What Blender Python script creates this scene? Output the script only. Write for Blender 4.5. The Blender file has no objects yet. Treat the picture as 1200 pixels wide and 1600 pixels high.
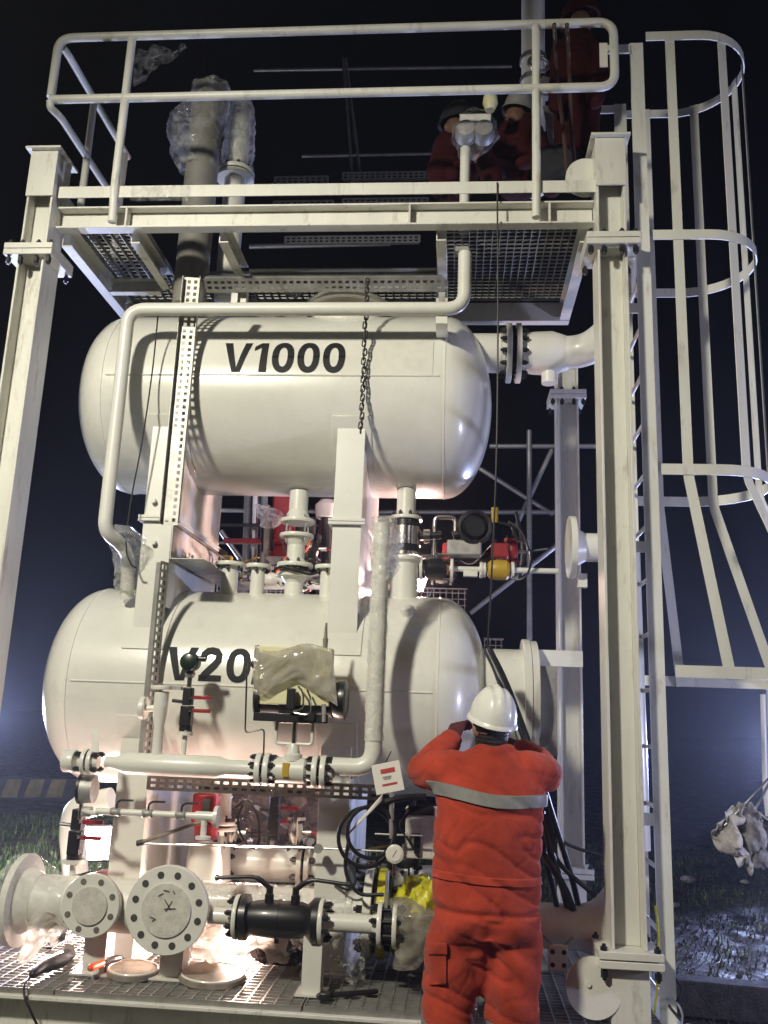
import bpy, bmesh, math, random
from mathutils import Vector, Matrix, noise
from mathutils.bvhtree import BVHTree
random.seed(7)
scene = bpy.context.scene
COL = scene.collection

# ------------------------------------------------------------------ camera
F_PX = 1380.0            # focal length in pixels of the 1200 x 1600 photograph
CAM = Vector((0, 0, 1.65))
_up = Vector((222, 5924, -F_PX)).normalized()
_f = Vector((0, 0, -1)); _f = (_f - _up * _f.dot(_up)).normalized()
_r = _f.cross(_up)
_yaw = math.radians(5.0)
_wy = _f * math.cos(_yaw) + _r * math.sin(_yaw)
_wx = _wy.cross(_up)
ROT = Matrix((_wx, _wy, _up))          # world = ROT @ camera
cd = bpy.data.cameras.new('camera'); cam = bpy.data.objects.new('camera', cd); COL.objects.link(cam)
cd.sensor_fit = 'VERTICAL'; cd.sensor_height = 24.0; cd.lens = 24.0 * F_PX / 1600.0
cd.clip_start = 0.05; cd.clip_end = 2000
cam.matrix_world = Matrix.Translation(CAM) @ ROT.to_4x4()
scene.camera = cam

def at(px, py, Y=None, Z=None, X=None):
    d = ROT @ Vector(((px - 600) / F_PX, (800 - py) / F_PX, -1))
    t = Y / d.y if Y is not None else ((Z - CAM.z) / d.z if Z is not None else X / d.x)
    return CAM + d * t

# ------------------------------------------------------------------ world, lamps, exposure
w = bpy.data.worlds.new('World'); scene.world = w; w.use_nodes = True
nt = w.node_tree; bg = nt.nodes['Background']
sky = nt.nodes.new('ShaderNodeTexSky'); sky.sky_type = 'NISHITA'; sky.sun_disc = False
sky.sun_elevation = math.radians(-4); sky.sun_rotation = math.radians(160)
nt.links.new(sky.outputs[0], bg.inputs[0]); bg.inputs[1].default_value = 0.05

def lamp(name, kind, loc, target, energy, color, size=0.2, spot=None, blend=0.5):
    l = bpy.data.lights.new(name, kind); o = bpy.data.objects.new(name, l); COL.objects.link(o)
    l.energy = energy; l.color = color; o.location = loc
    if kind == 'SUN': l.angle = math.radians(0.5)
    elif kind == 'AREA': l.shape = 'DISK'; l.size = size
    else: l.shadow_soft_size = size
    if kind == 'SPOT': l.spot_size = math.radians(spot); l.spot_blend = blend
    d = Vector(target) - Vector(loc)
    o.rotation_euler = d.to_track_quat('-Z', 'Y').to_euler()
    return o
KEY_POS = (-3.05, -0.4, 5.6)
lamp('moonlight', 'SUN', (0, 0, 30), (4, 12, 0), 0.004, (0.75, 0.82, 1))
lamp('light_tower_flood', 'SPOT', KEY_POS, (-0.3, 5.3, 1.35), 1850, (1, 0.955, 0.79), 0.24, 95, 1.0)
lamp('distant_flood', 'AREA', (6.5, -6.5, 6.5), (0, 5.5, 2.0), 36, (0.97, 0.90, 1.0), 1.6)
lamp('cool_flood', 'SPOT', (4.9, 4.3, 1.5), (-0.2, 5.9, 3.4), 470, (0.66, 0.68, 1.0), 0.12, 118, 0.6)
lamp('cool_flood_far', 'POINT', (-5.0, 8.3, 1.35), (-3.0, 6.8, 0.7), 420, (0.85, 0.88, 1.0), 0.12, 160, 0.4)
lamp('far_flood_right', 'SPOT', (4.65, 13.0, 1.35), (1.2, 2.0, 4.0), 2500, (0.48, 0.56, 1.0), 0.15, 70, 0.8)
lamp('far_flood_left', 'SPOT', (-6.8, 12.5, 1.3), (-2.0, 2.0, 4.6), 1700, (0.48, 0.56, 1.0), 0.15, 70, 0.8)

vs = scene.view_settings
scene.display_settings.display_device = 'sRGB'
vs.view_transform = 'Standard'; vs.look = 'None'; vs.exposure = 0.0; vs.gamma = 1.0
scene.render.engine = 'CYCLES'
cy = scene.cycles
cy.use_denoising = True
try: cy.denoiser = 'OPENIMAGEDENOISE'
except Exception: pass
cy.max_bounces = 7; cy.diffuse_bounces = 3; cy.glossy_bounces = 3; cy.transparent_max_bounces = 12; cy.volume_bounces = 0
cy.sample_clamp_indirect = 4.0; cy.caustics_reflective = False; cy.caustics_refractive = False
cy.use_light_tree = True

# ------------------------------------------------------------------ materials
def mat(name, col, rough=0.5, metal=0.0, coat=0.0, var=0.0, vscale=6.0, dark=None, bump=0.0, bscale=60.0, alpha=1.0, spec=0.5,
        emit=None, estr=0.0, dirt=0.0, dirtcol=(0.16, 0.12, 0.08), streak=False, sheen=0.0, trans=0.0):
    m = bpy.data.materials.new(name); m.use_nodes = True
    n = m.node_tree; b = n.nodes['Principled BSDF']; L = n.links
    b.inputs['Base Color'].default_value = (*col, 1); b.inputs['Roughness'].default_value = rough
    b.inputs['Metallic'].default_value = metal; b.inputs['Coat Weight'].default_value = coat
    b.inputs['Coat Roughness'].default_value = 0.12
    b.inputs['Specular IOR Level'].default_value = spec; b.inputs['Alpha'].default_value = alpha
    b.inputs['Sheen Weight'].default_value = sheen; b.inputs['Transmission Weight'].default_value = trans
    if emit: b.inputs['Emission Color'].default_value = (*emit, 1); b.inputs['Emission Strength'].default_value = estr
    geo = n.nodes.new('ShaderNodeNewGeometry')
    src = None
    if var > 0 or dirt > 0:
        mp = n.nodes.new('ShaderNodeMapping'); L.new(geo.outputs['Position'], mp.inputs[0])
        if streak: mp.inputs['Scale'].default_value = (1.6, 1.6, 0.35)
        t = n.nodes.new('ShaderNodeTexNoise'); t.inputs['Scale'].default_value = vscale; t.inputs['Detail'].default_value = 7
        t.inputs['Roughness'].default_value = 0.62
        L.new(mp.outputs[0], t.inputs['Vector'])
        mx = n.nodes.new('ShaderNodeMix'); mx.data_type = 'RGBA'
        d = dark or tuple(c * (1 - var) for c in col)
        mx.inputs[6].default_value = (*d, 1); mx.inputs[7].default_value = (*col, 1)
        rp = n.nodes.new('ShaderNodeMapRange'); rp.inputs[1].default_value = 0.36; rp.inputs[2].default_value = 0.62
        L.new(t.outputs['Fac'], rp.inputs[0]); L.new(rp.outputs[0], mx.inputs[0]); src = mx.outputs[2]
        if dirt > 0:
            t2 = n.nodes.new('ShaderNodeTexNoise'); t2.inputs['Scale'].default_value = vscale * 2.7; t2.inputs['Detail'].default_value = 9
            t2.inputs['Roughness'].default_value = 0.75
            L.new(mp.outputs[0], t2.inputs['Vector'])
            r2 = n.nodes.new('ShaderNodeMapRange'); r2.inputs[1].default_value = 0.55; r2.inputs[2].default_value = 0.78; r2.inputs[4].default_value = dirt
            L.new(t2.outputs['Fac'], r2.inputs[0])
            m2 = n.nodes.new('ShaderNodeMix'); m2.data_type = 'RGBA'; m2.inputs[7].default_value = (*dirtcol, 1)
            L.new(src, m2.inputs[6]); L.new(r2.outputs[0], m2.inputs[0]); src = m2.outputs[2]
        L.new(src, b.inputs['Base Color'])
        rr = n.nodes.new('ShaderNodeMapRange'); rr.inputs[3].default_value = min(1, rough * 1.25); rr.inputs[4].default_value = rough * 0.85
        L.new(t.outputs['Fac'], rr.inputs[0]); L.new(rr.outputs[0], b.inputs['Roughness'])
    if bump > 0:
        tb = n.nodes.new('ShaderNodeTexNoise'); tb.inputs['Scale'].default_value = bscale; tb.inputs['Detail'].default_value = 5
        L.new(geo.outputs['Position'], tb.inputs['Vector'])
        bp = n.nodes.new('ShaderNodeBump'); bp.inputs['Strength'].default_value = bump; bp.inputs['Distance'].default_value = 0.02
        L.new(tb.outputs['Fac'], bp.inputs['Height']); L.new(bp.outputs[0], b.inputs['Normal'])
    return m
M = {}
M['cream'] = mat('cream_paint', (0.75, 0.74, 0.68), 0.34, var=0.07, vscale=2.3, bump=0.03, bscale=45, coat=0.15, dirt=0.30, dirtcol=(0.42, 0.38, 0.30))
M['vessel'] = mat('vessel_gloss_paint', (0.76, 0.75, 0.69), 0.27, var=0.09, vscale=2.6, bump=0.10, bscale=7, coat=0.35, dirt=0.34, dirtcol=(0.42, 0.38, 0.31))
M['steel'] = mat('frame_paint', (0.73, 0.72, 0.66), 0.40, var=0.12, vscale=3.0, bump=0.06, bscale=40, dirt=0.85, dirtcol=(0.22, 0.16, 0.11), streak=True)
M['galv'] = mat('galvanised_steel', (0.50, 0.50, 0.49), 0.42, metal=0.85, var=0.30, vscale=14, bump=0.03)
M['galv_dull'] = mat('dull_galvanised', (0.42, 0.41, 0.39), 0.55, metal=0.55, var=0.35, vscale=9)
M['grate'] = mat('grating_steel', (0.42, 0.41, 0.38), 0.45, metal=0.7, var=0.3, vscale=8, dirt=0.5, dirtcol=(0.10, 0.08, 0.06))
M['black'] = mat('black_paint', (0.015, 0.015, 0.017), 0.35, coat=0.2, var=0.3, vscale=12)
M['bolt'] = mat('black_bolt', (0.02, 0.02, 0.025), 0.45, metal=0.3)
M['rubber'] = mat('black_rubber', (0.012, 0.012, 0.013), 0.38)
M['letter'] = mat('lettering_black', (0.012, 0.012, 0.014), 0.6, spec=0.25)
M['stainless'] = mat('stainless', (0.62, 0.60, 0.57), 0.22, metal=1.0, var=0.15, vscale=8)
M['red'] = mat('red_paint', (0.30, 0.012, 0.018), 0.4, coat=0.2, var=0.2)
M['yellow'] = mat('yellow_paint', (0.50, 0.32, 0.025), 0.45, var=0.2)
M['yellowbox'] = mat('pale_yellow_paint', (0.72, 0.68, 0.42), 0.45, var=0.1)
M['limeplastic'] = mat('yellow_film', (0.72, 0.66, 0.03), 0.3, var=0.35, vscale=18, bump=0.6, bscale=22)
M['green'] = mat('dark_green_paint', (0.010, 0.024, 0.014), 0.35, coat=0.2)
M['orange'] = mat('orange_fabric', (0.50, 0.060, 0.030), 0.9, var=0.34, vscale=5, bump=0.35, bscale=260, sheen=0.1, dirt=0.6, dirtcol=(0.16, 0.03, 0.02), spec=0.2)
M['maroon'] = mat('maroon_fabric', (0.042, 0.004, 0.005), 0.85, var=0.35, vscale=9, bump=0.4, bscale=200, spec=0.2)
M['darkcloth'] = mat('dark_fabric', (0.018, 0.018, 0.022), 0.9, var=0.3, bump=0.3, bscale=150)
M['tape'] = mat('reflective_tape', (0.25, 0.245, 0.24), 0.55, metal=0.1, var=0.15, vscale=30)
M['glove'] = mat('glove_maroon', (0.10, 0.018, 0.02), 0.8, var=0.3, vscale=30)
M['skin'] = mat('skin', (0.33, 0.19, 0.13), 0.55, var=0.15)
M['hat_dim'] = mat('dimmed_dirty_hat', (0.30, 0.29, 0.27), 0.5, var=0.3)  # white hat, grimy, with the dim platform light put into its grey
M['skin_dim'] = mat('dimmed_skin', (0.16, 0.085, 0.055), 0.6, var=0.15)  # darker copy of skin, the crew's weak lighting painted into the colour
M['hair'] = mat('hair', (0.015, 0.011, 0.009), 0.6, bump=0.6, bscale=300)
M['helmet'] = mat('helmet_shell', (0.80, 0.79, 0.74), 0.30, coat=0.3, var=0.05, dirt=0.2, vscale=6)
M['card'] = mat('white_card', (0.78, 0.75, 0.70), 0.7)
M['printred'] = mat('print_red', (0.45, 0.05, 0.05), 0.7)
M['printgrey'] = mat('print_grey', (0.30, 0.30, 0.32), 0.7)
M['brown'] = mat('brown_primer', (0.16, 0.035, 0.03), 0.6, var=0.3)
M['rust'] = mat('rusty_plate', (0.36, 0.31, 0.25), 0.75, var=0.5, vscale=8, dirt=0.7, dirtcol=(0.12, 0.06, 0.03))
M['scaffold'] = mat('scaffold_tube', (0.38, 0.38, 0.38), 0.45, metal=0.7, var=0.3)
M['wire'] = mat('wire_rope', (0.035, 0.033, 0.03), 0.5, metal=0.3)
M['tray'] = mat('tray_zinc', (0.55, 0.54, 0.50), 0.45, metal=0.35, var=0.2, vscale=10)
M['timber'] = mat('weathered_timber', (0.07, 0.06, 0.055), 0.8, var=0.5, vscale=12, bump=0.4)
M['orangetool'] = mat('orange_plastic', (0.75, 0.10, 0.02), 0.4)
M['cloth'] = mat('dirty_white_cloth', (0.62, 0.59, 0.54), 0.85, var=0.45, vscale=14, bump=0.6, bscale=40)
M['ventpipe'] = mat('dull_grey_pipe', (0.25, 0.24, 0.215), 0.55, var=0.25, vscale=5, dirt=0.4)  # darker and greyer than the cream pipes
M['scrawl'] = mat('marker_scrawl', (0.10, 0.095, 0.09), 0.7)
M['hole'] = mat('bolt_hole_grey', (0.17, 0.145, 0.115), 0.7, var=0.3, vscale=30)
M['hole_dark'] = mat('bolt_hole_dark', (0.06, 0.055, 0.05), 0.7, var=0.3, vscale=30)
M['blind'] = mat('scuffed_blank', (0.66, 0.63, 0.56), 0.5, var=0.22, vscale=20, dirt=0.75, dirtcol=(0.10, 0.09, 0.08))
M['glasslens'] = mat('lamp_lens', (0.9, 0.85, 0.8), 0.2, emit=(1, 0.80, 0.72), estr=90)

def film(name, col, dens, sc=14.0, rough=0.14, bumpd=0.012, var=0.2, translucent=0.45):
    m = bpy.data.materials.new(name); m.use_nodes = True; n = m.node_tree; L = n.links
    b = n.nodes['Principled BSDF']; out = n.nodes['Material Output']
    b.inputs['Base Color'].default_value = (*col, 1); b.inputs['Roughness'].default_value = rough
    b.inputs['Specular IOR Level'].default_value = 0.8
    geo = n.nodes.new('ShaderNodeNewGeometry')
    t = n.nodes.new('ShaderNodeTexNoise'); t.inputs['Scale'].default_value = sc; t.inputs['Detail'].default_value = 4; t.inputs['Distortion'].default_value = 1.6
    L.new(geo.outputs['Position'], t.inputs['Vector'])
    vo = n.nodes.new('ShaderNodeTexVoronoi'); vo.feature = 'DISTANCE_TO_EDGE'; vo.inputs['Scale'].default_value = sc*1.3
    L.new(t.outputs['Color'], vo.inputs['Vector'])
    mxx = n.nodes.new('ShaderNodeVectorMath'); mxx.operation = 'ADD'; L.new(geo.outputs['Position'], mxx.inputs[0])
    sc_ = n.nodes.new('ShaderNodeVectorMath'); sc_.operation = 'SCALE'; sc_.inputs['Scale'].default_value = 0.05; L.new(t.outputs['Color'], sc_.inputs[0]); L.new(sc_.outputs[0], mxx.inputs[1])
    L.new(mxx.outputs[0], vo.inputs['Vector'])
    ad = n.nodes.new('ShaderNodeMath'); ad.operation = 'MULTIPLY_ADD'; ad.inputs[1].default_value = 0.6; L.new(t.outputs['Fac'], ad.inputs[0]); L.new(vo.outputs['Distance'], ad.inputs[2])
    bp = n.nodes.new('ShaderNodeBump'); bp.inputs['Strength'].default_value = 1.0; bp.inputs['Distance'].default_value = bumpd
    L.new(ad.outputs[0], bp.inputs['Height']); L.new(bp.outputs[0], b.inputs['Normal'])
    tl = n.nodes.new('ShaderNodeBsdfTranslucent'); tl.inputs['Color'].default_value = (*col, 1)
    m0 = n.nodes.new('ShaderNodeMixShader'); m0.inputs[0].default_value = translucent; L.new(b.outputs[0], m0.inputs[1]); L.new(tl.outputs[0], m0.inputs[2])
    tr = n.nodes.new('ShaderNodeBsdfTransparent'); ms = n.nodes.new('ShaderNodeMixShader')
    r = n.nodes.new('ShaderNodeMapRange'); r.inputs[1].default_value = 0.35; r.inputs[2].default_value = 0.65
    r.inputs[3].default_value = max(0, dens - var); r.inputs[4].default_value = min(1, dens + var)
    L.new(t.outputs['Fac'], r.inputs[0]); L.new(r.outputs[0], ms.inputs[0])
    L.new(tr.outputs[0], ms.inputs[1]); L.new(m0.outputs[0], ms.inputs[2]); L.new(ms.outputs[0], out.inputs['Surface'])
    return m
M['film'] = film('clear_film', (0.80, 0.79, 0.78), 0.28, 9, rough=.09, var=.2, translucent=.35)
M['film_thin'] = film('thin_film', (0.6, 0.6, 0.6), 0.10, 10, rough=.08, var=0.10, translucent=.3)
M['film_dense'] = film('milky_film', (0.62, 0.59, 0.53), 0.50, 6, bumpd=0.006, var=.3, translucent=0.5)
M['film_white'] = film('white_film', (0.80, 0.77, 0.73), 0.85, 6, bumpd=0.005, var=.12, translucent=0.6)
M['film_brown'] = film('brownish_film', (0.30, 0.20, 0.15), 0.62, 8, rough=.07, bumpd=0.03, var=.25, translucent=0.25)

# ------------------------------------------------------------------ mesh helpers
def V(*a): return Vector(a)
def frame(ax):
    ax = Vector(ax).normalized()
    ref = Vector((0, 0, 1)) if abs(ax.z) < 0.9 else Vector((0, 1, 0))
    u = ref.cross(ax).normalized(); v = ax.cross(u)
    return u, v, ax
def fillet(pts, R=0.08, k=5):
    pts = [Vector(p) for p in pts]; out = [pts[0]]
    for i in range(1, len(pts) - 1):
        a, b, c = pts[i - 1], pts[i], pts[i + 1]
        r = min(R, (a - b).length * 0.49, (c - b).length * 0.49)
        p0 = b + (a - b).normalized() * r; p1 = b + (c - b).normalized() * r
        for j in range(k + 1):
            s = j / k
            out.append(p0 * (1 - s) ** 2 + b * 2 * s * (1 - s) + p1 * s * s)
    out.append(pts[-1]); return out
def catmull(pts, k=6):
    pts = [Vector(p) for p in pts]; P = [pts[0] * 2 - pts[1]] + pts + [pts[-1] * 2 - pts[-2]]; out = []
    for i in range(1, len(P) - 2):
        for j in range(k):
            t = j / k; a, b, c, d = P[i - 1], P[i], P[i + 1], P[i + 2]
            out.append(0.5 * (2 * b + (c - a) * t + (2 * a - 5 * b + 4 * c - d) * t * t + (3 * b - a - 3 * c + d) * t ** 3))
    out.append(pts[-1]); return out
ORG = {}
class MB:
    def __init__(s): s.v = []; s.f = []
    def add(s, vs, fs):
        o = len(s.v); s.v += [Vector(p) for p in vs]; s.f += [tuple(i + o for i in f) for f in fs]; return s
    def box(s, c, size, R=None):
        x, y, z = (d / 2 for d in size)
        P = [V(*p) for p in ((-x,-y,-z),(x,-y,-z),(x,y,-z),(-x,y,-z),(-x,-y,z),(x,-y,z),(x,y,z),(-x,y,z))]
        if R is not None: P = [R @ p for p in P]
        c = Vector(c)
        return s.add([p + c for p in P], [(0,3,2,1),(4,5,6,7),(0,1,5,4),(1,2,6,5),(2,3,7,6),(3,0,4,7)])
    def bx(s, x0, x1, y0, y1, z0, z1):
        return s.box(((x0+x1)/2,(y0+y1)/2,(z0+z1)/2), (x1-x0,y1-y0,z1-z0))
    def bar(s, p0, p1, wdt, thk, wdir):
        """rectangular bar p0->p1, width along wdir"""
        p0 = Vector(p0); p1 = Vector(p1); a = (p1 - p0); L = a.length; a.normalize()
        wd = Vector(wdir); wd = (wd - a * wd.dot(a)).normalized(); t = a.cross(wd)
        R = Matrix((wd, t, a)).transposed()
        return s.box((p0 + p1) / 2, (wdt, thk, L), R)
    def ibeam(s, p0, p1, h, b, tf, tw, hdir):
        """I section, h measured along hdir"""
        p0 = Vector(p0); p1 = Vector(p1); a = (p1 - p0).normalized(); hd = Vector(hdir); hd = (hd - a * hd.dot(a)).normalized(); t = a.cross(hd)
        for sg in (-1, 1): s.bar(p0 + hd * sg * (h - tf) / 2, p1 + hd * sg * (h - tf) / 2, b, tf, t)
        s.bar(p0, p1, h - 2 * tf, tw, hd); return s
    def channel(s, p0, p1, h, b, tf, tw, hdir, open_dir):
        p0 = Vector(p0); p1 = Vector(p1); od = Vector(open_dir).normalized(); hd = Vector(hdir).normalized()
        for sg in (-1, 1): s.bar(p0 + hd * sg * (h - tf) / 2 + od * b / 2, p1 + hd * sg * (h - tf) / 2 + od * b / 2, b, tf, od)
        s.bar(p0 + od * tw / 2, p1 + od * tw / 2, h - 2 * tf, tw, hd); return s
    def lathe(s, p, ax, prof, n=24, a0=0.0, a1=None):
        u, v, a = frame(ax); p = Vector(p); o = []; f = []
        for (t, r) in prof:
            for i in range(n):
                an = 2 * math.pi * i / n
                o.append(p + a * t + (u * math.cos(an) + v * math.sin(an)) * r)
        k = len(prof)
        for j in range(k - 1):
            for i in range(n):
                i2 = (i + 1) % n; f.append((j*n+i, j*n+i2, (j+1)*n+i2, (j+1)*n+i))
        f.append(tuple(reversed(range(n)))); f.append(tuple((k-1)*n+i for i in range(n)))
        return s.add(o, f)
    def cyl(s, p0, p1, r0, r1=None, n=18):
        p0 = Vector(p0); p1 = Vector(p1); L = (p1 - p0).length
        return s.lathe(p0, p1 - p0, [(0, r0), (L, r0 if r1 is None else r1)], n)
    def ring(s, p, ax, r0, r1, t, n=28):
        """flat ring (open middle), thickness t centred on p"""
        u, v, a = frame(ax); p = Vector(p); o = []; f = []
        for (tt, r) in ((-t/2, r0), (-t/2, r1), (t/2, r1), (t/2, r0)):
            for i in range(n):
                an = 2*math.pi*i/n; o.append(p + a*tt + (u*math.cos(an)+v*math.sin(an))*r)
        for j in range(4):
            for i in range(n):
                i2=(i+1)%n; j2=(j+1)%4; f.append((j*n+i, j*n+i2, j2*n+i2, j2*n+i))
        return s.add(o, f)
    def torus(s, p, ax, R, r, n=28, m=8, a0=0, a1=2*math.pi):
        u, v, a = frame(ax); p = Vector(p)
        path = [p + (u*math.cos(a0+(a1-a0)*i/n)+v*math.sin(a0+(a1-a0)*i/n))*R for i in range(n + 1)]
        return s.tube(path, r, m)
    def tube(s, path, r, n=10, cap=True):
        path = [Vector(p) for p in path]; rs = r if isinstance(r, (list, tuple)) else [r] * len(path)
        o = []; f = []; u = None
        for i, p in enumerate(path):
            t = (path[min(i+1, len(path)-1)] - path[max(i-1, 0)]).normalized()
            if u is None: u, vv, _ = frame(t)
            else:
                u = (u - t * u.dot(t)).normalized()
            vv = t.cross(u)
            for k in range(n):
                an = 2*math.pi*k/n; o.append(p + (u*math.cos(an)+vv*math.sin(an))*rs[i])
        for j in range(len(path)-1):
            for k in range(n):
                k2=(k+1)%n; f.append((j*n+k, j*n+k2, (j+1)*n+k2, (j+1)*n+k))
        if cap: f.append(tuple(reversed(range(n)))); f.append(tuple((len(path)-1)*n+k for k in range(n)))
        return s.add(o, f)
    def sweep(s, path, wdt, thk, wdir):
        """flat bar following path; width along the constant wdir"""
        path = [Vector(p) for p in path]; wd = Vector(wdir).normalized(); o = []; f = []
        for i, p in enumerate(path):
            t = (path[min(i+1, len(path)-1)] - path[max(i-1, 0)]).normalized()
            w2 = (wd - t * wd.dot(t)).normalized(); nn = t.cross(w2)
            for (a, b) in ((-1,-1),(1,-1),(1,1),(-1,1)): o.append(p + w2*a*wdt/2 + nn*b*thk/2)
        for j in range(len(path)-1):
            for k in range(4):
                k2=(k+1)%4; f.append((j*4+k, j*4+k2, (j+1)*4+k2, (j+1)*4+k))
        f.append((3,2,1,0)); e=(len(path)-1)*4; f.append((e,e+1,e+2,e+3))
        return s.add(o, f)
    def prism(s, poly, d):
        """polygon (list of Vectors) extruded by vector d"""
        n = len(poly); d = Vector(d); o = [Vector(p) for p in poly] + [Vector(p) + d for p in poly]
        f = [tuple(reversed(range(n))), tuple(range(n, 2*n))] + [(i, (i+1)%n, n+(i+1)%n, n+i) for i in range(n)]
        return s.add(o, f)
    def grid_loft(s, rings, cap=True):
        n = len(rings[0]); o = [p for r in rings for p in r]; f = []
        for j in range(len(rings)-1):
            for k in range(n):
                k2=(k+1)%n; f.append((j*n+k, j*n+k2, (j+1)*n+k2, (j+1)*n+k))
        if cap: f.append(tuple(reversed(range(n)))); f.append(tuple((len(rings)-1)*n+k for k in range(n)))
        return s.add(o, f)
    def mesh(s, name, origin=(0,0,0), smooth=38):
        me = bpy.data.meshes.new(name); og = Vector(origin)
        me.from_pydata([tuple(p - og) for p in s.v], [], s.f); me.validate()
        bm = bmesh.new(); bm.from_mesh(me); bmesh.ops.recalc_face_normals(bm, faces=bm.faces); bm.to_mesh(me); bm.free()
        if smooth:
            me.shade_smooth(); me.set_sharp_from_angle(angle=math.radians(smooth))
        return me
    def build(s, name, m, parent=None, smooth=38, bevel=0.0):
        og = ORG.get(parent.name, Vector((0,0,0))) if parent else Vector((0,0,0))
        me = s.mesh(name, og, smooth)
        return link(name, me, m, parent, bevel)
def link(name, me, m, parent=None, bevel=0.0):
    if m is not None and not me.materials: me.materials.append(M[m] if isinstance(m, str) else m)
    o = bpy.data.objects.new(name, me); COL.objects.link(o)
    if parent is not None: o.parent = parent; ORG[o.name] = ORG[parent.name].copy()
    else: ORG[o.name] = Vector((0,0,0))
    if bevel:
        md = o.modifiers.new('edge', 'BEVEL'); md.width = bevel; md.segments = 2; md.limit_method = 'ANGLE'; md.angle_limit = math.radians(50)
        md.harden_normals = False
    return o
def thing(name, label, cat, loc=(0,0,0), group=None):
    o = bpy.data.objects.new(name, None); COL.objects.link(o); o.empty_display_size = 0.1
    o.location = loc; ORG[o.name] = Vector(loc); o['label'] = label; o['category'] = cat
    if group: o['group'] = group
    return o
def tag(o, label, cat, group=None):
    o['label'] = label; o['category'] = cat
    if group: o['group'] = group
    return o
_bolts = {}
def bolt_mesh(r, L, key='bolt'):
    k = (round(r, 4), round(L, 3))
    if k not in _bolts:
        b = MB()
        for sg in (-1, 1):
            b.lathe(V(0,0,sg*(L/2 - r*0.9)), (0,0,1), [(-r*0.9, r), (r*0.9, r)], 6)
        b.lathe(V(0,0,-L/2 - r*0.7), (0,0,1), [(0, r*0.55), (L + r*1.4, r*0.55)], 8)
        _bolts[k] = b.mesh('bolt', smooth=30)
    return _bolts[k]
def bolt(parent, p, ax, r=0.012, L=0.06, m='bolt'):
    o = link('bolt', bolt_mesh(r, L), m, parent)
    p = Vector(p) - ORG[parent.name]
    q = Vector((0,0,1)).rotation_difference(Vector(ax).normalized())
    o.matrix_local = Matrix.Translation(p) @ q.to_matrix().to_4x4()
    return o
def flange(root, c, ax, R, t=0.025, nb=0, m='cream', hub=None, br=None, bolt_r=0.013, L=None, n=30):
    """one flange disc (with hub towards +ax), bolts as sub-parts"""
    c = Vector(c); u, v, a = frame(ax)
    b = MB(); prof = [(-t/2, R*0.985), (-t/2+0.003, R), (t/2-0.003, R), (t/2, R*0.985)]
    if hub: prof += [(t/2+0.001, hub[0]), (t/2+hub[1], hub[2])]
    b.lathe(c, a, prof, n)
    o = b.build('flange', m, root)
    for i in range(nb):
        an = 2*math.pi*(i+0.5)/nb
        bolt(o, c + (u*math.cos(an)+v*math.sin(an))*(br or R*0.78), a, bolt_r, L or t + 0.05)
    return o
def flange_pair(root, c, ax, R, t=0.028, gap=0.018, nb=8, hubr=None, m='cream', bolt_r=0.014, stud=None):
    c = Vector(c); u, v, a = frame(ax)
    hubr = hubr or R*0.5
    o1 = flange(root, c + a*(gap+t)/2, a, R, t, 0, m, hub=(R*0.62, t*1.2, hubr))
    o2 = flange(root, c - a*(gap+t)/2, -a, R, t, 0, m, hub=(R*0.62, t*1.2, hubr))
    MB().cyl(c - a*gap*0.49, c + a*gap*0.49, R*0.72, n=24).build('gasket', 'rubber', root)
    for i in range(nb):
        an = 2*math.pi*(i+0.5)/nb
        bolt(o1, c + (u*math.cos(an)+v*math.sin(an))*R*0.80, a, bolt_r, stud or (2*t+gap+bolt_r*3.8))
    return o1
def blob(rings, amp, sc, seed=0, n=28, sub=1):
    n = int(n*1.7); sub = int(sub*1.6)
    """crumpled loft: rings = list of (centre, rx_vec, ry_vec)"""
    out = []
    rings = [(Vector(c), Vector(a), Vector(b)) for c, a, b in rings]
    dense = []
    for i in range(len(rings)-1):
        for j in range(sub):
            s = j/sub; s2 = s
            dense.append(tuple(rings[i][q]*(1-s2)+rings[i+1][q]*s2 for q in range(3)))
    dense.append(rings[-1])
    for (c, a, b) in dense:
        R = []
        for k in range(n):
            an = 2*math.pi*k/n; d = a*math.cos(an)+b*math.sin(an); p = c + d
            q = p*sc + Vector((seed*3.1, seed*1.7, 0))
            h = noise.noise(q)*0.7 + (1-abs(noise.noise(q*1.7))*2.2)*0.45 + (1-abs(noise.noise(q*3.9))*2.2)*0.18 - 0.25
            R.append(p + d.normalized()*h*amp)
        out.append(R)
    return MB().grid_loft(out)
def fold_sheet(fn, nu, nv):
    b = MB(); o = [fn(i/nu, j/nv) for j in range(nv+1) for i in range(nu+1)]
    f = [(j*(nu+1)+i, j*(nu+1)+i+1, (j+1)*(nu+1)+i+1, (j+1)*(nu+1)+i) for j in range(nv) for i in range(nu)]
    return b.add(o, f)

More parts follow.
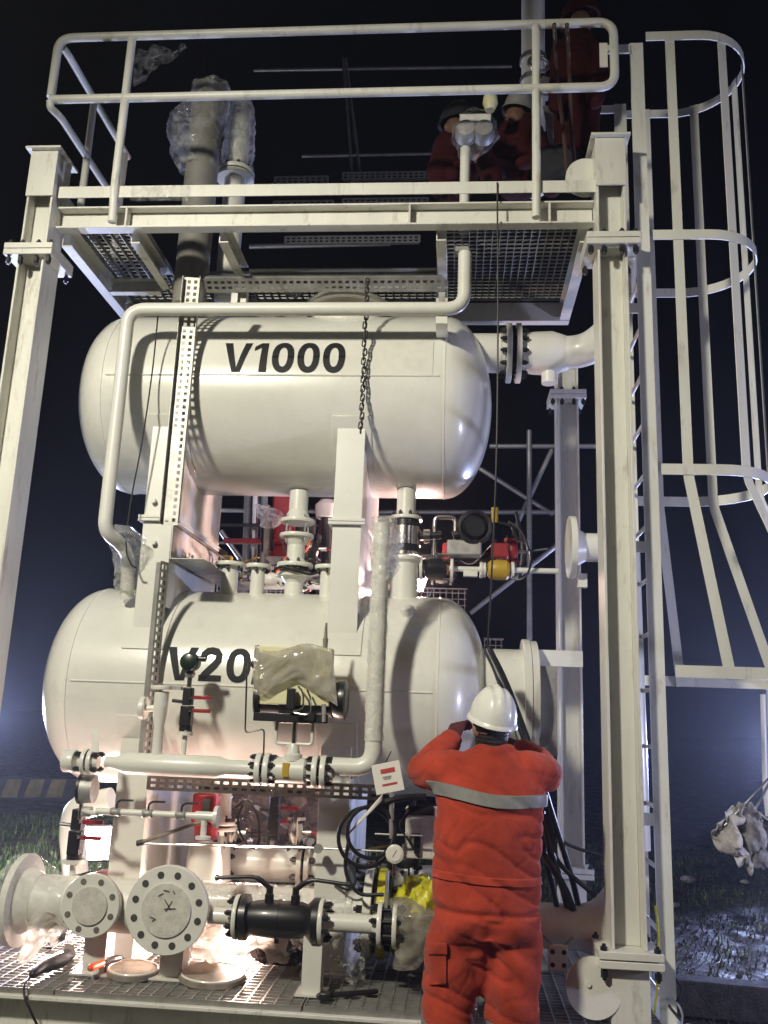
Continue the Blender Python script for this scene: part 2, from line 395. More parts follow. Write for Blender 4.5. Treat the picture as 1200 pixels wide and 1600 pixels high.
# ================================================================== SETTING
def ground_material():
    m = bpy.data.materials.new('trampled_ground'); m.use_nodes = True; n = m.node_tree; L = n.links; b = n.nodes['Principled BSDF']
    geo = n.nodes.new('ShaderNodeNewGeometry')
    def nz(sc, det=8, rough=0.6):
        t = n.nodes.new('ShaderNodeTexNoise'); t.inputs['Scale'].default_value = sc; t.inputs['Detail'].default_value = det; t.inputs['Roughness'].default_value = rough
        L.new(geo.outputs['Position'], t.inputs['Vector']); return t.outputs['Fac']
    def mr(s, a, c):
        r = n.nodes.new('ShaderNodeMapRange'); r.inputs[1].default_value = a; r.inputs[2].default_value = c; L.new(s, r.inputs[0]); return r.outputs[0]
    def mr2(s, a, c, o0, o1):
        r = n.nodes.new('ShaderNodeMapRange'); r.inputs[1].default_value = a; r.inputs[2].default_value = c; r.inputs[3].default_value = o0; r.inputs[4].default_value = o1; L.new(s, r.inputs[0]); return r.outputs[0]
    def mx(f, a, c):
        x = n.nodes.new('ShaderNodeMix'); x.data_type = 'RGBA'; L.new(f, x.inputs[0])
        for s, k in ((a, 6), (c, 7)):
            if isinstance(s, tuple): x.inputs[k].default_value = (*s, 1)
            else: L.new(s, x.inputs[k])
        return x.outputs[2]
    soil = mx(mr(nz(9), 0.4, 0.62), (0.030, 0.024, 0.018), (0.10, 0.085, 0.068))
    grass = mx(mr(nz(25), 0.4, 0.65), (0.016, 0.028, 0.010), (0.055, 0.075, 0.028))
    c = mx(mr(nz(0.9), 0.46, 0.58), soil, grass)
    vo = n.nodes.new('ShaderNodeTexVoronoi'); vo.inputs['Scale'].default_value = 45; L.new(geo.outputs['Position'], vo.inputs['Vector'])
    c = mx(mr(vo.outputs['Distance'], 0.14, 0.08), c, (0.10, 0.095, 0.085))
    L.new(c, b.inputs['Base Color']); L.new(mr2(nz(4),.4,.62,.85,.38), b.inputs['Roughness'])
    b.inputs['Specular IOR Level'].default_value = 0.35
    bp = n.nodes.new('ShaderNodeBump'); bp.inputs['Strength'].default_value = 0.9; bp.inputs['Distance'].default_value = 0.04
    L.new(nz(30, 10, 0.75), bp.inputs['Height']); L.new(bp.outputs[0], b.inputs['Normal'])
    return m
M['ground'] = ground_material()
def gz(x, y):
    under = max(0.0, 1 - max(abs(x + 0.9) - 2.4, abs(y - 5.5) - 1.8, 0) / 0.6)
    h = noise.noise(Vector((x*0.9, y*0.9, 3)))*0.05 + noise.noise(Vector((x*3.5, y*3.5, 9)))*0.03 + noise.noise(Vector((x*9, y*9, 1)))*0.012
    return (h - 0.03) * (1 - under) - 0.03 * under
def axis(a, b, fine, far):
    c = [-far, -far*0.5, -far*0.25]; x = a
    while x <= b: c.append(x); x += fine
    return c + [far*0.25, far*0.5, far]
gx = axis(-11, 12, 0.09, 220); gy = axis(-3, 17, 0.09, 220)
gb = MB(); gb.add([V(x, y, gz(x, y)) for y in gy for x in gx],
                  [(j*len(gx)+i, j*len(gx)+i+1, (j+1)*len(gx)+i+1, (j+1)*len(gx)+i) for j in range(len(gy)-1) for i in range(len(gx)-1)])
g = gb.build('ground', 'ground', smooth=180); g['kind'] = 'structure'

# grass that nobody could count
M['blade'] = mat('grass_blade', (0.12, 0.19, 0.05), 0.6, var=0.6, vscale=5)
M['drygrass'] = mat('dry_straw', (0.055, 0.048, 0.033), 0.7, var=0.5, vscale=7)
def scatter_blades(name, m, label, regions, seed):
    rnd = random.Random(seed); b = MB()
    for (x0, x1, y0, y1, cnt, h, flat) in regions:
        for _ in range(cnt):
            x = rnd.uniform(x0, x1); y = rnd.uniform(y0, y1)
            if noise.noise(Vector((x*1.3, y*1.3, 5))) < rnd.uniform(-0.45, 0.25): continue
            a = rnd.uniform(0, 6.283); hh = h*rnd.uniform(0.4, 1.3); wd = rnd.uniform(0.004, 0.009)
            p = V(x, y, gz(x, y)-0.01); d = V(math.cos(a), math.sin(a), 0); s = V(-d.y, d.x, 0)*wd
            lean = flat*rnd.uniform(0.3, 1.0)
            q = p + V(0,0,hh*(1-lean*0.55)*0.6) + d*hh*lean*0.4; t = p + V(0,0,hh*(1-lean*0.7)) + d*hh*lean
            b.add([p-s, p+s, q+s*0.7, q-s*0.7, t], [(0,1,2,3),(3,2,4)])
    o = b.build(name, m, smooth=0); o['kind'] = 'stuff'; o['label'] = label; o['category'] = 'grass'
    return o
scatter_blades('grass', 'blade', 'green grass growing on the open ground round the skid',
    [(-8.5, -2.9, 6.6, 14, 15000, 0.14, 0.7), (-4.6, -2.6, 6.0, 9.5, 12000, 0.17, 0.6), (1.6, 6.0, 7.5, 14, 5500, 0.10, 0.8), (-2.6, 1.6, 8.0, 12, 4500, 0.12, 0.7)], 3)
scatter_blades('dry_grass', 'drygrass', 'flattened straw and dead grass on the muddy ground',
    [(1.2, 5.2, 4.2, 8.5, 9000, 0.10, 1.25), (1.2, 6.5, 8.0, 13, 5000, 0.10, 1.2), (-7, -2.9, 6.5, 12, 3000, 0.1, 1.1)], 4)
rnd = random.Random(11); pb = MB()
for _ in range(2600):
    x = rnd.uniform(1.15, 6); y = rnd.uniform(4.1, 10.5)
    if rnd.random() < 0.55 and noise.noise(Vector((x, y, 2))) < 0: continue
    r = rnd.uniform(0.006, 0.022)*(1.4 if rnd.random() < 0.06 else 1); z = gz(x, y)
    P = [V(x + r*math.cos(k*1.571+x*9)*rnd.uniform(.7, 1.2), y + r*math.sin(k*1.571+x*9)*rnd.uniform(.7, 1.2), z + rnd.uniform(-.2, .3)*r) for k in range(4)]
    pb.add(P + [V(x, y, z + r*rnd.uniform(.5, .9))], [(0,1,4),(1,2,4),(2,3,4),(3,0,4)])
M['pebble'] = mat('pale_pebbles', (0.13, 0.125, 0.115), 0.7, var=0.6, vscale=9)
o = pb.build('gravel', 'pebble', smooth=0); o['kind'] = 'stuff'; o['label'] = 'loose gravel and stone chips right of the ladder'; o['category'] = 'gravel'

# striped barrier far left
br = thing('barrier_board', 'low dark barrier board with slanted yellow stripes beyond the grass', 'barrier', at(40, 1245, 14.0))
zb0, zb1 = at(50, 1250, 14.0).z, at(50, 1214, 14.0).z
MB().bx(at(-60,1240,14.0).x, at(130,1240,14.0).x, 14.0, 14.12, zb0, zb1).build('board', mat('barrier_black', (0.03,0.03,0.03), .8, var=.4), br, bevel=.02)
M['stripe'] = mat('barrier_yellow', (0.22, 0.18, 0.06), 0.8, var=0.5, vscale=5)
for px in (-35, 0, 36, 70):
    A = at(px, 1246, 13.985); B = at(px+26, 1246, 13.985); C = at(px+34, 1218, 13.985); D = at(px+12, 1218, 13.985)
    MB().prism([A, B, C, D], (0, .012, 0)).build('stripe', 'stripe', br)
for px in (-50, 118):
    p = at(px, 1248, 14.06); MB().bx(p.x-.06, p.x+.06, 14.0, 14.12, 0, zb0+.02).build('foot', 'timber', br)

# ================================================================== SKID BASE
sk = thing('skid_base', 'cream steel skid base with grating deck under the vessels', 'skid', (-0.9, 5.9, 0))
YF = 4.60
b = MB(); b.ibeam(V(-3.1, YF+0.12, 0.125), V(1.16, YF+0.12, 0.125), 0.27, 0.24, 0.018, 0.012, (0,0,1)); b.build('front_beam', 'steel', sk, bevel=0.003)
b = MB(); b.ibeam(V(-3.1, 7.3, 0.125), V(1.16, 7.3, 0.125), 0.27, 0.24, 0.018, 0.012, (0,0,1)); b.build('rear_beam', 'steel', sk)
for x in (-2.98, -0.71, 1.04):
    b = MB(); b.ibeam(V(x, YF+0.245, 0.115), V(x, 7.175, 0.115), 0.23, 0.2, 0.016, 0.01, (0,0,1)); b.build('cross_beam', 'steel', sk)
# crossing members below the grating
for y in (5.05, 5.6, 6.2, 6.8):
    b = MB(); b.bar(V(-2.87, y, 0.17), V(-0.82, y, 0.17), 0.10, 0.05, (0,0,1)); b.bar(V(-0.60, y, 0.17), V(0.93, y, 0.17), 0.10, 0.05, (0,0,1)); b.build('stringer', 'steel', sk)
def grating(root, x0, x1, y0, y1, ztop, sx, sy, hb=0.03, m='grate', along='y', t=0.004):
    """bearing bars (deep) along one direction, twisted cross rods along the other"""
    b = MB()
    b.bx(x0, x1, y0, y0+0.005, ztop-hb, ztop+0.002); b.bx(x0, x1, y1-0.005, y1, ztop-hb, ztop+0.002)
    b.bx(x0, x0+0.005, y0+.006, y1-.006, ztop-hb, ztop+0.002); b.bx(x1-0.005, x1, y0+.006, y1-.006, ztop-hb, ztop+0.002)
    nx = int((x1-x0)/sx); ny = int((y1-y0)/sy)
    for i in range(1, nx):
        x = x0 + (x1-x0)*i/nx
        if along == 'y': b.bx(x-t/2, x+t/2, y0+.006, y1-.006, ztop-hb, ztop)
        else: b.bx(x-.004, x+.004, y0+.006, y1-.006, ztop-0.009, ztop-0.001)
    for j in range(1, ny):
        y = y0 + (y1-y0)*j/ny
        if along == 'y': b.bx(x0+.006, x1-.006, y-.004, y+.004, ztop-0.009, ztop-0.001)
        else: b.bx(x0+.006, x1-.006, y-t/2, y+t/2, ztop-hb, ztop)
    o = b.build('grating_panel', m, root, smooth=0); o['kind'] = 'stuff'
    return o
ZD = 0.285
for (x0, x1) in ((-3.0, -1.95), (-1.94, -0.715), (-0.705, 0.12), (0.13, 1.0)):
    grating(sk, x0, x1, YF+0.03, 5.55, ZD, 0.068, 0.05, 0.03, along='x', t=0.005)
    grating(sk, x0, x1, 5.56, 7.15, ZD, 0.068, 0.05, 0.03, along='x', t=0.005)

# ================================================================== COLUMNS
def column(name, label, X, Y, wid, z_split, ztop, front):
    r = thing(name, label, 'column', (X, Y, 0), 'bolted frame columns')
    h = wid
    b = MB(); b.bx(X-h/2-.008, X+h/2+.008, Y-.095, Y+.095, 0.27, 0.545); b.build('base_stub', 'steel', r, bevel=0.004)
    for z in (0.555, 0.595):
        MB().bx(X-.15, X+.15, Y-.15, Y+.15, z-.016, z+.018).build('base_plate', 'steel', r, bevel=0.003)
    b = MB(); b.ibeam(V(X, Y, 0.614), V(X, Y, z_split-.04), h, 0.20, 0.014, 0.011, (1,0,0)); b.build('shaft', 'steel', r, bevel=0.003)
    for z in (z_split-.02, z_split+.02):
        MB().bx(X-.15, X+.15, Y-.15, Y+.15, z-.018, z+.018).build('splice_plate', 'steel', r, bevel=0.003)
    for zz, zc in ((z_split, 0), (0.575, 0)):
        for dx in (-.125, -.05, .05, .125):
            for dy in (-.122, .122):
                if abs(dx) < .1 and zz < 1: continue
                bolt(r, V(X+dx, Y+dy, zz-.012), (0,0,1), 0.017, 0.135)
    h2 = wid*1.0
    b = MB(); b.ibeam(V(X, Y, z_split+.04), V(X, Y, ztop), h2, 0.19, 0.014, 0.011, (1,0,0)); b.build('upper_shaft', 'steel', r, bevel=0.003)
    if front:
        MB().bx(X-h2/2-.004, X+h2/2+.004, Y-.109, Y-.097, ztop-.31, ztop).build('cover_plate', 'steel', r, bevel=0.003)
        MB().bx(X-h2/2-.03, X+h2/2+.03, Y-.14, Y+.13, ztop+.001, ztop+.016).build('cap_plate', 'steel', r, bevel=0.003)
    return r
column('steel_column', 'cream bolted steel column at the left edge of the frame', -2.602, 4.75, 0.165, 4.31, 5.00, True)
column('steel_column', 'tall cream bolted steel column in front of the caged ladder', 0.846, 4.75, 0.168, 4.35, 5.02, True)
column('steel_column', 'rear lavender lit steel column beyond the vessels, right of the orange worker', 0.89, 7.2, 0.18, 4.345, 4.62, False)

# ================================================================== PLATFORM
pf = thing('access_platform', 'cream steel access platform with grating floor above the upper vessel', 'platform', (-0.9, 5.3, 4.45))
b = MB(); b.channel(V(-2.515, 4.80, 4.59), V(0.757, 4.80, 4.59), 0.145, 0.075, 0.012, 0.009, (0,0,1), (0,-1,0)); b.build('front_beam', 'steel', pf, bevel=0.002)
for px in (200, 640, 858):
    p = at(px, 340, 4.76); MB().bx(p.x-.006, p.x+.006, 4.727, 4.79, 4.53, 4.65).build('stiffener', 'steel', pf)
XL, XR = -2.505, 0.755
ZB = 4.51
def cbeam(p0, p1, h=0.14, w_=0.07, od=(1,0,0)):
    b = MB(); b.channel(p0, p1, h, w_, 0.010, 0.008, (0,0,1), od); return b.build('joist', 'steel', pf, bevel=0.002)
cbeam(V(XL, 4.815, ZB), V(XL, 5.86, ZB))
cbeam(V(XR, 4.815, ZB), V(XR, 5.86, ZB), od=(-1,0,0))
b = MB(); b.channel(V(XL, 5.875, ZB), V(XR, 5.875, ZB), 0.14, 0.07, 0.010, 0.008, (0,0,1), (0,1,0)); b.build('rear_beam', 'steel', pf)
j1 = at(208, 365, 4.84).x; j2 = at(345, 362, 4.84).x; j3 = at(682, 362, 4.84).x
cbeam(V(j1, 4.815, ZB+.01), V(j1, 5.42, ZB+.01), 0.12, 0.06)
cbeam(V(j2, 4.815, ZB+.01), V(j2, 5.33, ZB+.01), 0.12, 0.06)
cbeam(V(j3, 4.815, ZB+.01), V(j3, 5.86, ZB+.01), 0.12, 0.06)
for x, y in ((j2+.03, 5.31), (j3+.03, 5.31)):
    MB().bx(x-.038, x+.038, y-.006, y+.05, 4.30, ZB-.052).build('hanger', 'steel', pf, bevel=0.002)
b = MB(); b.channel(V(j2+.07, 5.36, ZB-.02), V(j3-.005, 5.36, ZB-.02), 0.12, 0.055, 0.010, 0.008, (0,0,1), (0,-1,0)); b.build('cross_beam', 'steel', pf, bevel=0.002)
b = MB(); b.channel(V(j1+.07, 5.42, ZB-.03), V(j2-.005, 5.42, ZB-.03), 0.10, 0.055, 0.010, 0.008, (0,0,1), (0,-1,0)); b.build('cross_beam', 'steel', pf, bevel=0.002)
b = MB(); b.channel(V(XL+.08, 5.45, ZB-.03), V(j1-.005, 5.45, ZB-.03), 0.10, 0.055, 0.010, 0.008, (0,0,1), (0,-1,0)); b.build('cross_beam', 'steel', pf, bevel=0.002)
grating(pf, XL+.01, j1+.06, 4.83, 5.86, 4.615, 0.055, 0.045, 0.03)
grating(pf, j3+.01, XR-.005, 4.83, 5.86, 4.615, 0.046, 0.048, 0.028)
grating(pf, j1+.07, j3, 5.46, 5.86, 4.615, 0.055, 0.045, 0.03)
MB().bar(at(92, 301, 4.70), at(930, 291, 4.70), 0.078, 0.006, (0,0,1)).build('toe_board', 'steel', pf)
b = MB(); b.bar(V(XL-.01, 4.71, 4.76), V(XL-.01, 5.86, 4.76), 0.08, 0.006, (0,0,1)); b.build('toe_board', 'steel', pf)
# support lug plate beside the right column top
p = at(915, 278, 4.80); b = MB(); b.lathe(p, (0,1,0), [(-.02, .12), (.02, .12)], 28); b.build('lug_plate', 'steel', pf)

# ================================================================== HANDRAIL
hr = thing('handrail', 'cream tubular handrail along the platform front with rounded end', 'handrail', (-0.9, 4.7, 4.6))
YR = 4.685; ZT = 5.86; ZM = 5.40
xl = at(84, 120, YR).x; xr = at(960, 100, YR).x
RT = 0.027
top = fillet([V(xl, YR, ZM+.02), V(xl, YR, ZT), V(xr, YR, ZT), V(xr, YR, ZM), V(xl, YR, ZM)], 0.10, 6)
MB().tube(top, RT, 12).build('front_rail', 'steel', hr)
MB().tube(fillet([V(xl+.02, YR+.03, ZT-.05), V(xl+.03, YR+.08, ZT-.055), V(xl+.03, 5.86, ZT-.055)], 0.05), RT*0.9, 12).build('side_rail', 'steel', hr)
MB().tube(fillet([V(xl, YR, ZM-.01), V(xl, YR+.01, ZM-.05), V(xl+.03, YR+.10, ZM-.055), V(xl+.03, 5.86, ZM-.055)], 0.06), RT*0.9, 12).build('side_rail', 'steel', hr)
for px, pyt in ((190, 70), (838, 48)):
    x = at(px, 200, YR).x
    MB().tube([V(x, YR+.02, 4.54), V(x, YR+.02, 4.62), V(x, YR+.002, 4.72), V(x, YR, ZT-.01)], RT*0.95, 12).build('post', 'steel', hr)
for y in (5.2, 5.8):
    MB().tube([V(xl+.03, y, 4.62), V(xl+.03, y, ZT-.06)], RT*0.9, 12).build('post', 'steel', hr)
p = at(943, 86, YR+.03); MB().bx(p.x-.024, p.x+.024, p.y-.003, p.y+.003, p.z-.085, p.z+.085).build('name_plate', 'card', hr)
p1 = at(952, 86, YR+.03)

# ================================================================== CAGED LADDER
ld = thing('caged_ladder', 'grey white vertical ladder with round safety cage at the right end', 'ladder', (1.1, 5.1, 0))
LX = at(1012, 700, 4.80).x + 0.01; YN, YFAR = 4.80, 5.36
for y in (YN, YFAR):
    MB().bx(LX-.04, LX+.04, y-.006, y+.006, 0.0, 5.80).build('stile', 'steel', ld)
z = 0.35
while z < 4.7:
    MB().cyl(V(LX, YN+.007, z), V(LX, YFAR-.007, z), 0.012, n=10).build('rung', 'steel', ld); z += 0.30
CX, CY, CR = LX + 0.36, (YN+YFAR)/2, 0.36
def hoop_path(z, k=0.0, x0=LX+.042):
    r = CR + k*0.5; cx = CX + k
    pts = [V(x0, CY - r, z), V(cx - .08, CY - r, z)]
    for i in range(0, 21): a = -math.pi/2 + math.pi*i/20; pts.append(V(cx + r*math.cos(a), CY + r*math.sin(a), z))
    pts += [V(cx - .08, CY + r, z), V(x0, CY + r, z)]
    return pts
hoops = [(5.78, 0), (4.43, 0), (3.02, 0), (1.93, 0.30)]
for z, k in hoops:
    MB().sweep(hoop_path(z, k), 0.06, 0.008, (0,0,1)).build('hoop', 'steel', ld)
def cage_pt(a, z, k):
    r = CR + k*0.5 - 0.009; cx = CX + k
    if a is None: return None
    if isinstance(a, tuple):   # straight flank (x fraction, side)
        return V(LX+.06 + (cx-LX-.06)*a[0], CY + a[1]*r, z)
    return V(cx + r*math.cos(a), CY + r*math.sin(a), z)
bars = [(0.42, -1), (math.radians(-66)), math.radians(-12), math.radians(14), math.radians(66), (0.42, 1)]
for a in bars:
    top_ = cage_pt(a, 5.81, 0); mid = cage_pt(a, 3.02, 0); low = cage_pt(a, 1.90, 0.30)
    if isinstance(a, tuple): nrm = V(1, 0, 0)
    else: nrm = V(-math.sin(a), math.cos(a), 0)
    path = [top_, cage_pt(a, 4.4, 0), mid, cage_pt(a, 2.96, 0.008), low]
    MB().sweep(path, 0.055, 0.007, nrm).build('cage_bar', 'steel', ld)
for z in (1.2, 2.6, 4.0):   # brackets to column
    MB().bx(0.934, LX-.04, YN-.02, YN-.008, z-.03, z+.03).build('bracket', 'steel', ld)
# stile stand-off at the platform
for y in (YN, YFAR):
    MB().bx(0.86, LX-.042, y-.02, y-.008, 5.72, 5.78).build('bracket', 'steel', ld)

# ================================================================== VESSELS
VR, VY = 0.612, 5.70
VX0, VX1, HD = -2.585, 0.205, 0.31
def on_vessel(px, py, zc, r=VR):
    d = ROT @ Vector(((px-600)/F_PX, (800-py)/F_PX, -1))
    a = d.y**2 + d.z**2; bq = 2*((-VY)*d.y + (CAM.z-zc)*d.z); c = VY**2 + (CAM.z-zc)**2 - r*r
    t = (-bq - math.sqrt(max(0, bq*bq-4*a*c)))/(2*a); return CAM + d*t
def text_mesh(body, size, bold):
    cu = bpy.data.curves.new('lettering', 'FONT'); cu.body = body; cu.size = size; cu.offset = bold; cu.resolution_u = 6
    cu.space_character = 1.12
    o = bpy.data.objects.new('lettering_source', cu); COL.objects.link(o)
    dg = bpy.context.evaluated_depsgraph_get(); dg.update()
    me = bpy.data.meshes.new_from_object(o.evaluated_get(dg)); bpy.data.objects.remove(o); bpy.data.curves.remove(cu)
    return me
def glyph(ch, x, b):
    """bold sans digit strokes in a cell of height 1"""
    def stroke(pts, w_):
        P = [V(*p, 0) for p in pts]
        L_, R_ = [], []
        for i, p in enumerate(P):
            d = (P[min(i+1,len(P)-1)] - P[max(i-1,0)]).normalized(); nn = V(-d.y, d.x, 0)*w_/2; L_.append(p+nn); R_.append(p-nn)
        b.add([q + V(x,0,0) for q in L_+R_], [(i, i+1, len(P)+i+1, len(P)+i) for i in range(len(P)-1)])
    def quad(pts): b.add([V(px_+x, py_, 0) for px_, py_ in pts], [tuple(range(len(pts)))])
    if ch == 'V':
        quad([(0,1),(.28,1),(.55,.0),(.36,.0)]); quad([(1.02,1),(.76,1),(.47,.0),(.66,.0)]); return 1.10
    if ch == '1':
        quad([(.23,0),(.51,0),(.51,1),(.28,1)]); quad([(.02,.70),(.30,.84),(.34,1),(.26,1),(.02,.86)]); return .68
    if ch == '0':
        n = 48; o = []
        for i in range(n):
            a = 2*math.pi*i/n; c, s = math.cos(a), math.sin(a); e = lambda v: math.copysign(abs(v)**.88, v)
            o.append(V(x+.40+.40*e(c), .5+.515*e(s), 0))
        for i in range(n):
            a = 2*math.pi*i/n; c, s = math.cos(a), math.sin(a); e = lambda v: math.copysign(abs(v)**.88, v)
            o.append(V(x+.40+.160*e(c), .5+.325*e(s), 0))
        b.add(o, [(i, (i+1)%n, n+(i+1)%n, n+i) for i in range(n)]); return .92
    if ch == '2':
        quad([(.03,0),(.78,0),(.78,.18),(.03,.18)])
        stroke([(.12,.66),(.15,.80),(.26,.90),(.40,.915),(.55,.88),(.645,.77),(.63,.62),(.53,.48),(.36,.32),(.22,.18),(.15,.06)], .235); return .92
def vessel_lettering(root, body, px0, px1, py_top, py_bot, zc):
    gbm = MB(); xx = 0.0
    for ch_ in body: xx += glyph(ch_, xx, gbm)
    me = bpy.data.meshes.new('lettering'); me.from_pydata([tuple(v) for v in gbm.v], [], gbm.f)
    bm = bmesh.new(); bm.from_mesh(me)
    xs = [v.co.x for v in bm.verts]; ys = [v.co.y for v in bm.verts]
    x0, x1, y0, y1 = min(xs), max(xs), min(ys), max(ys)
    for i in range(1, 24):
        y = y0 + (y1-y0)*i/24
        bmesh.ops.bisect_plane(bm, geom=bm.verts[:]+bm.edges[:]+bm.faces[:], plane_co=(0,y,0), plane_no=(0,1,0))
    A = on_vessel(px0, py_bot, zc); B = on_vessel(px1, py_bot, zc); T = on_vessel(px0, py_top, zc)
    th0 = math.asin((A.z-zc)/VR); th1 = math.asin((T.z-zc)/VR)
    og = ORG[root.name]
    for v in bm.verts:
        u = (v.co.x-x0)/(x1-x0); q = (v.co.y-y0)/(y1-y0); th = th0 + (th1-th0)*q; R = VR + 0.0025
        v.co = V(A.x + (B.x-A.x)*u, VY - R*math.cos(th), zc + R*math.sin(th)) - og
    bmesh.ops.recalc_face_normals(bm, faces=bm.faces)
    bm.to_mesh(me); bm.free(); me.shade_smooth()
    me.materials.clear(); return link('lettering', me, 'letter', root)
def vessel(label, zc):
    r = thing('pressure_vessel', label, 'vessel', (-1.24, VY, zc-VR))
    def head(t):  # 0 at tangent, 1 at tip
        return VR*math.sqrt(max(0.0, 1-t*t))
    n = 72
    MB().lathe(V(VX0+HD, VY, zc), (1,0,0), [(0, VR), (VX1-VX0-2*HD, VR)], n).build('shell', 'vessel', r, smooth=60)
    for sg, x in ((-1, VX0+HD), (1, VX1-HD)):
        prof = [(HD*math.sin(a), VR*math.cos(a)) for a in [i*math.pi/2/18 for i in range(18)]] + [(HD, 0.004)]
        o = MB().lathe(V(x, VY, zc), (sg,0,0), prof, n).build('head', 'vessel', r, smooth=80)
        MB().torus(V(x, VY, zc), (1,0,0), VR-.002, 0.0075, 80, 6).build('weld_seam', 'vessel', o)
    return r
Z1, Z2 = 3.708, 1.802
v1 = vessel('upper white pressure vessel lettered V1000', Z1)
v2 = vessel('lower white pressure vessel lettered V2000, behind the valve actuator', Z2)
vessel_lettering(v1, 'V1000', 346, 538, 536, 582, Z1)
vessel_lettering(v2, 'V2000', 256, 478, 1009, 1063, Z2)
for rt, zc, py in ((v1, Z1, 586), (v2, Z2, 1073)):
    p = on_vessel(400, py, zc); x0 = VX0+HD+.03; x1 = VX1-HD-.03
    MB().tube([V(x0, p.y, p.z), V(x1, p.y, p.z)], 0.0065, 6).build('weld_seam', 'vessel', rt)
# saddles: V1 legs stand on V2 posts
SX = [at(252, 760, 5.17).x, at(545, 760, 5.17).x]
ZS = at(545, 816, 5.17).z
for i, x in enumerate(SX):
    wv = 0.185 if i == 0 else 0.175
    y0, y1 = 5.17, 6.23
    b = MB(); zt = Z1 - 0.30
    b.bx(x-wv/2, x+wv/2, y0, y0+.014, ZS+.02, zt); b.bx(x-wv/2, x+wv/2, y1-.014, y1, ZS+.02, zt)
    b.bx(x-wv/2, x-wv/2+.012, y0+.0145, y1-.0145, ZS+.02, Z1-.45); b.bx(x+wv/2-.012, x+wv/2, y0+.0145, y1-.0145, ZS+.02, Z1-.45)
    b.build('saddle', 'cream', v1, bevel=0.003)
    MB().bx(x-wv/2-.025, x+wv/2+.025, y0-.03, y1+.03, ZS+.001, ZS+.019).build('saddle_plate', 'cream', v1, bevel=0.003)
    b = MB(); zb = Z2 + 0.28
    b.bx(x-wv/2, x+wv/2, y0, y0+.014, zb, ZS-.02); b.bx(x-wv/2, x+wv/2, y1-.014, y1, zb, ZS-.02)
    b.bx(x-wv/2, x-wv/2+.012, y0+.0145, y1-.0145, Z2+.45, ZS-.02); b.bx(x+wv/2-.012, x+wv/2, y0+.0145, y1-.0145, Z2+.45, ZS-.02)
    b.build('post', 'cream', v2, bevel=0.003)
    MB().bx(x-wv/2-.025, x+wv/2+.025, y0-.03, y1+.03, ZS-.019, ZS-.001).build('post_plate', 'cream', v2, bevel=0.003)
    # wrapper pads welded on V2 and V1
    for rt, zc, a0, a1 in ((v2, Z2, 18, 66), (v1, Z1, -66, -24)):
        rings = []
        for k in range(9):
            th = math.radians(a0 + (a1-a0)*k/8); c = V(0, VY-math.cos(th)*(VR+.001), zc+math.sin(th)*(VR+.001)); d = V(0, -math.cos(th), math.sin(th))*.008
            hw = wv/2 + .035
            rings.append([V(x-hw, c.y, c.z), V(x+hw, c.y, c.z), V(x+hw, c.y, c.z)+d, V(x-hw, c.y, c.z)+d])
        MB().grid_loft(rings).build('wrapper_pad', 'vessel', rt, bevel=0.002)
    # legs under V2
    b = MB(); zt = Z2 - 0.30
    b.bx(x-wv/2, x+wv/2, y0, y0+.014, ZD+.02, zt); b.bx(x-wv/2, x+wv/2, y1-.014, y1, ZD+.02, zt)
    b.bx(x-wv/2, x-wv/2+.012, y0+.0145, y1-.0145, ZD+.02, Z2-.5); b.bx(x+wv/2-.012, x+wv/2, y0+.0145, y1-.0145, ZD+.02, Z2-.5)
    b.build('saddle', 'cream', v2, bevel=0.003)
    MB().bx(x-wv/2-.05, x+wv/2+.05, y0-.05, y1+.05, ZD+.001, ZD+.019).build('base_plate', 'cream', v2)
    for rt, zc in ((v2, Z2),):
        rings = []
        for k in range(9):
            th = math.radians(-62 + 44*k/8); c = V(0, VY-math.cos(th)*(VR+.001), zc+math.sin(th)*(VR+.001)); d = V(0, -math.cos(th), math.sin(th))*.008
            hw = wv/2 + .03
            rings.append([V(x-hw, c.y, c.z), V(x+hw, c.y, c.z), V(x+hw, c.y, c.z)+d, V(x-hw, c.y, c.z)+d])
        MB().grid_loft(rings).build('wrapper_pad', 'vessel', rt, bevel=0.002)
# little studs on the left saddle face
for py in (783, 848):
    p = at(241, py, 5.165); MB().cyl(p, p + V(0,-.03,0), 0.017, n=12).build('stud', 'cream', v1 if py < 816 else v2)
rings = []
A = on_vessel(596, 588, Z1); B = on_vessel(676, 588, Z1); T = on_vessel(600, 534, Z1)
for k in range(9):
    th = math.asin((A.z-Z1)/VR) + (math.asin((T.z-Z1)/VR)-math.asin((A.z-Z1)/VR))*k/8; c = V(0, VY-math.cos(th)*(VR+.001), Z1+math.sin(th)*(VR+.001)); d = V(0, -math.cos(th), math.sin(th))*.003
    rings.append([V(A.x,c.y,c.z), V(B.x,c.y,c.z), V(B.x,c.y,c.z)+d, V(A.x,c.y,c.z)+d])
M['patch'] = mat('repaint_patch', (0.72, 0.705, 0.64), 0.4, var=0.10, vscale=14, dirt=0.25, dirtcol=(0.4,0.36,0.28))
MB().grid_loft(rings).build('repaint_patch', 'patch', v1)
p = on_vessel(636, 958, Z2); MB().lathe(p, (0,-.5,.85), [(-.01,.045),(.035,.045),(.04,.036)], 18).build('lifting_lug', 'cream', v2)
# V1 top manway seen under the platform
cx = at(545, 470, 5.6).x
b = MB(); b.lathe(V(cx, 5.62, Z1+.5), (0,0,1), [(0, .26), (.16, .26), (.162, .30), (.20, .30), (.202, .28)], 40); b.build('manway', 'vessel', v1)

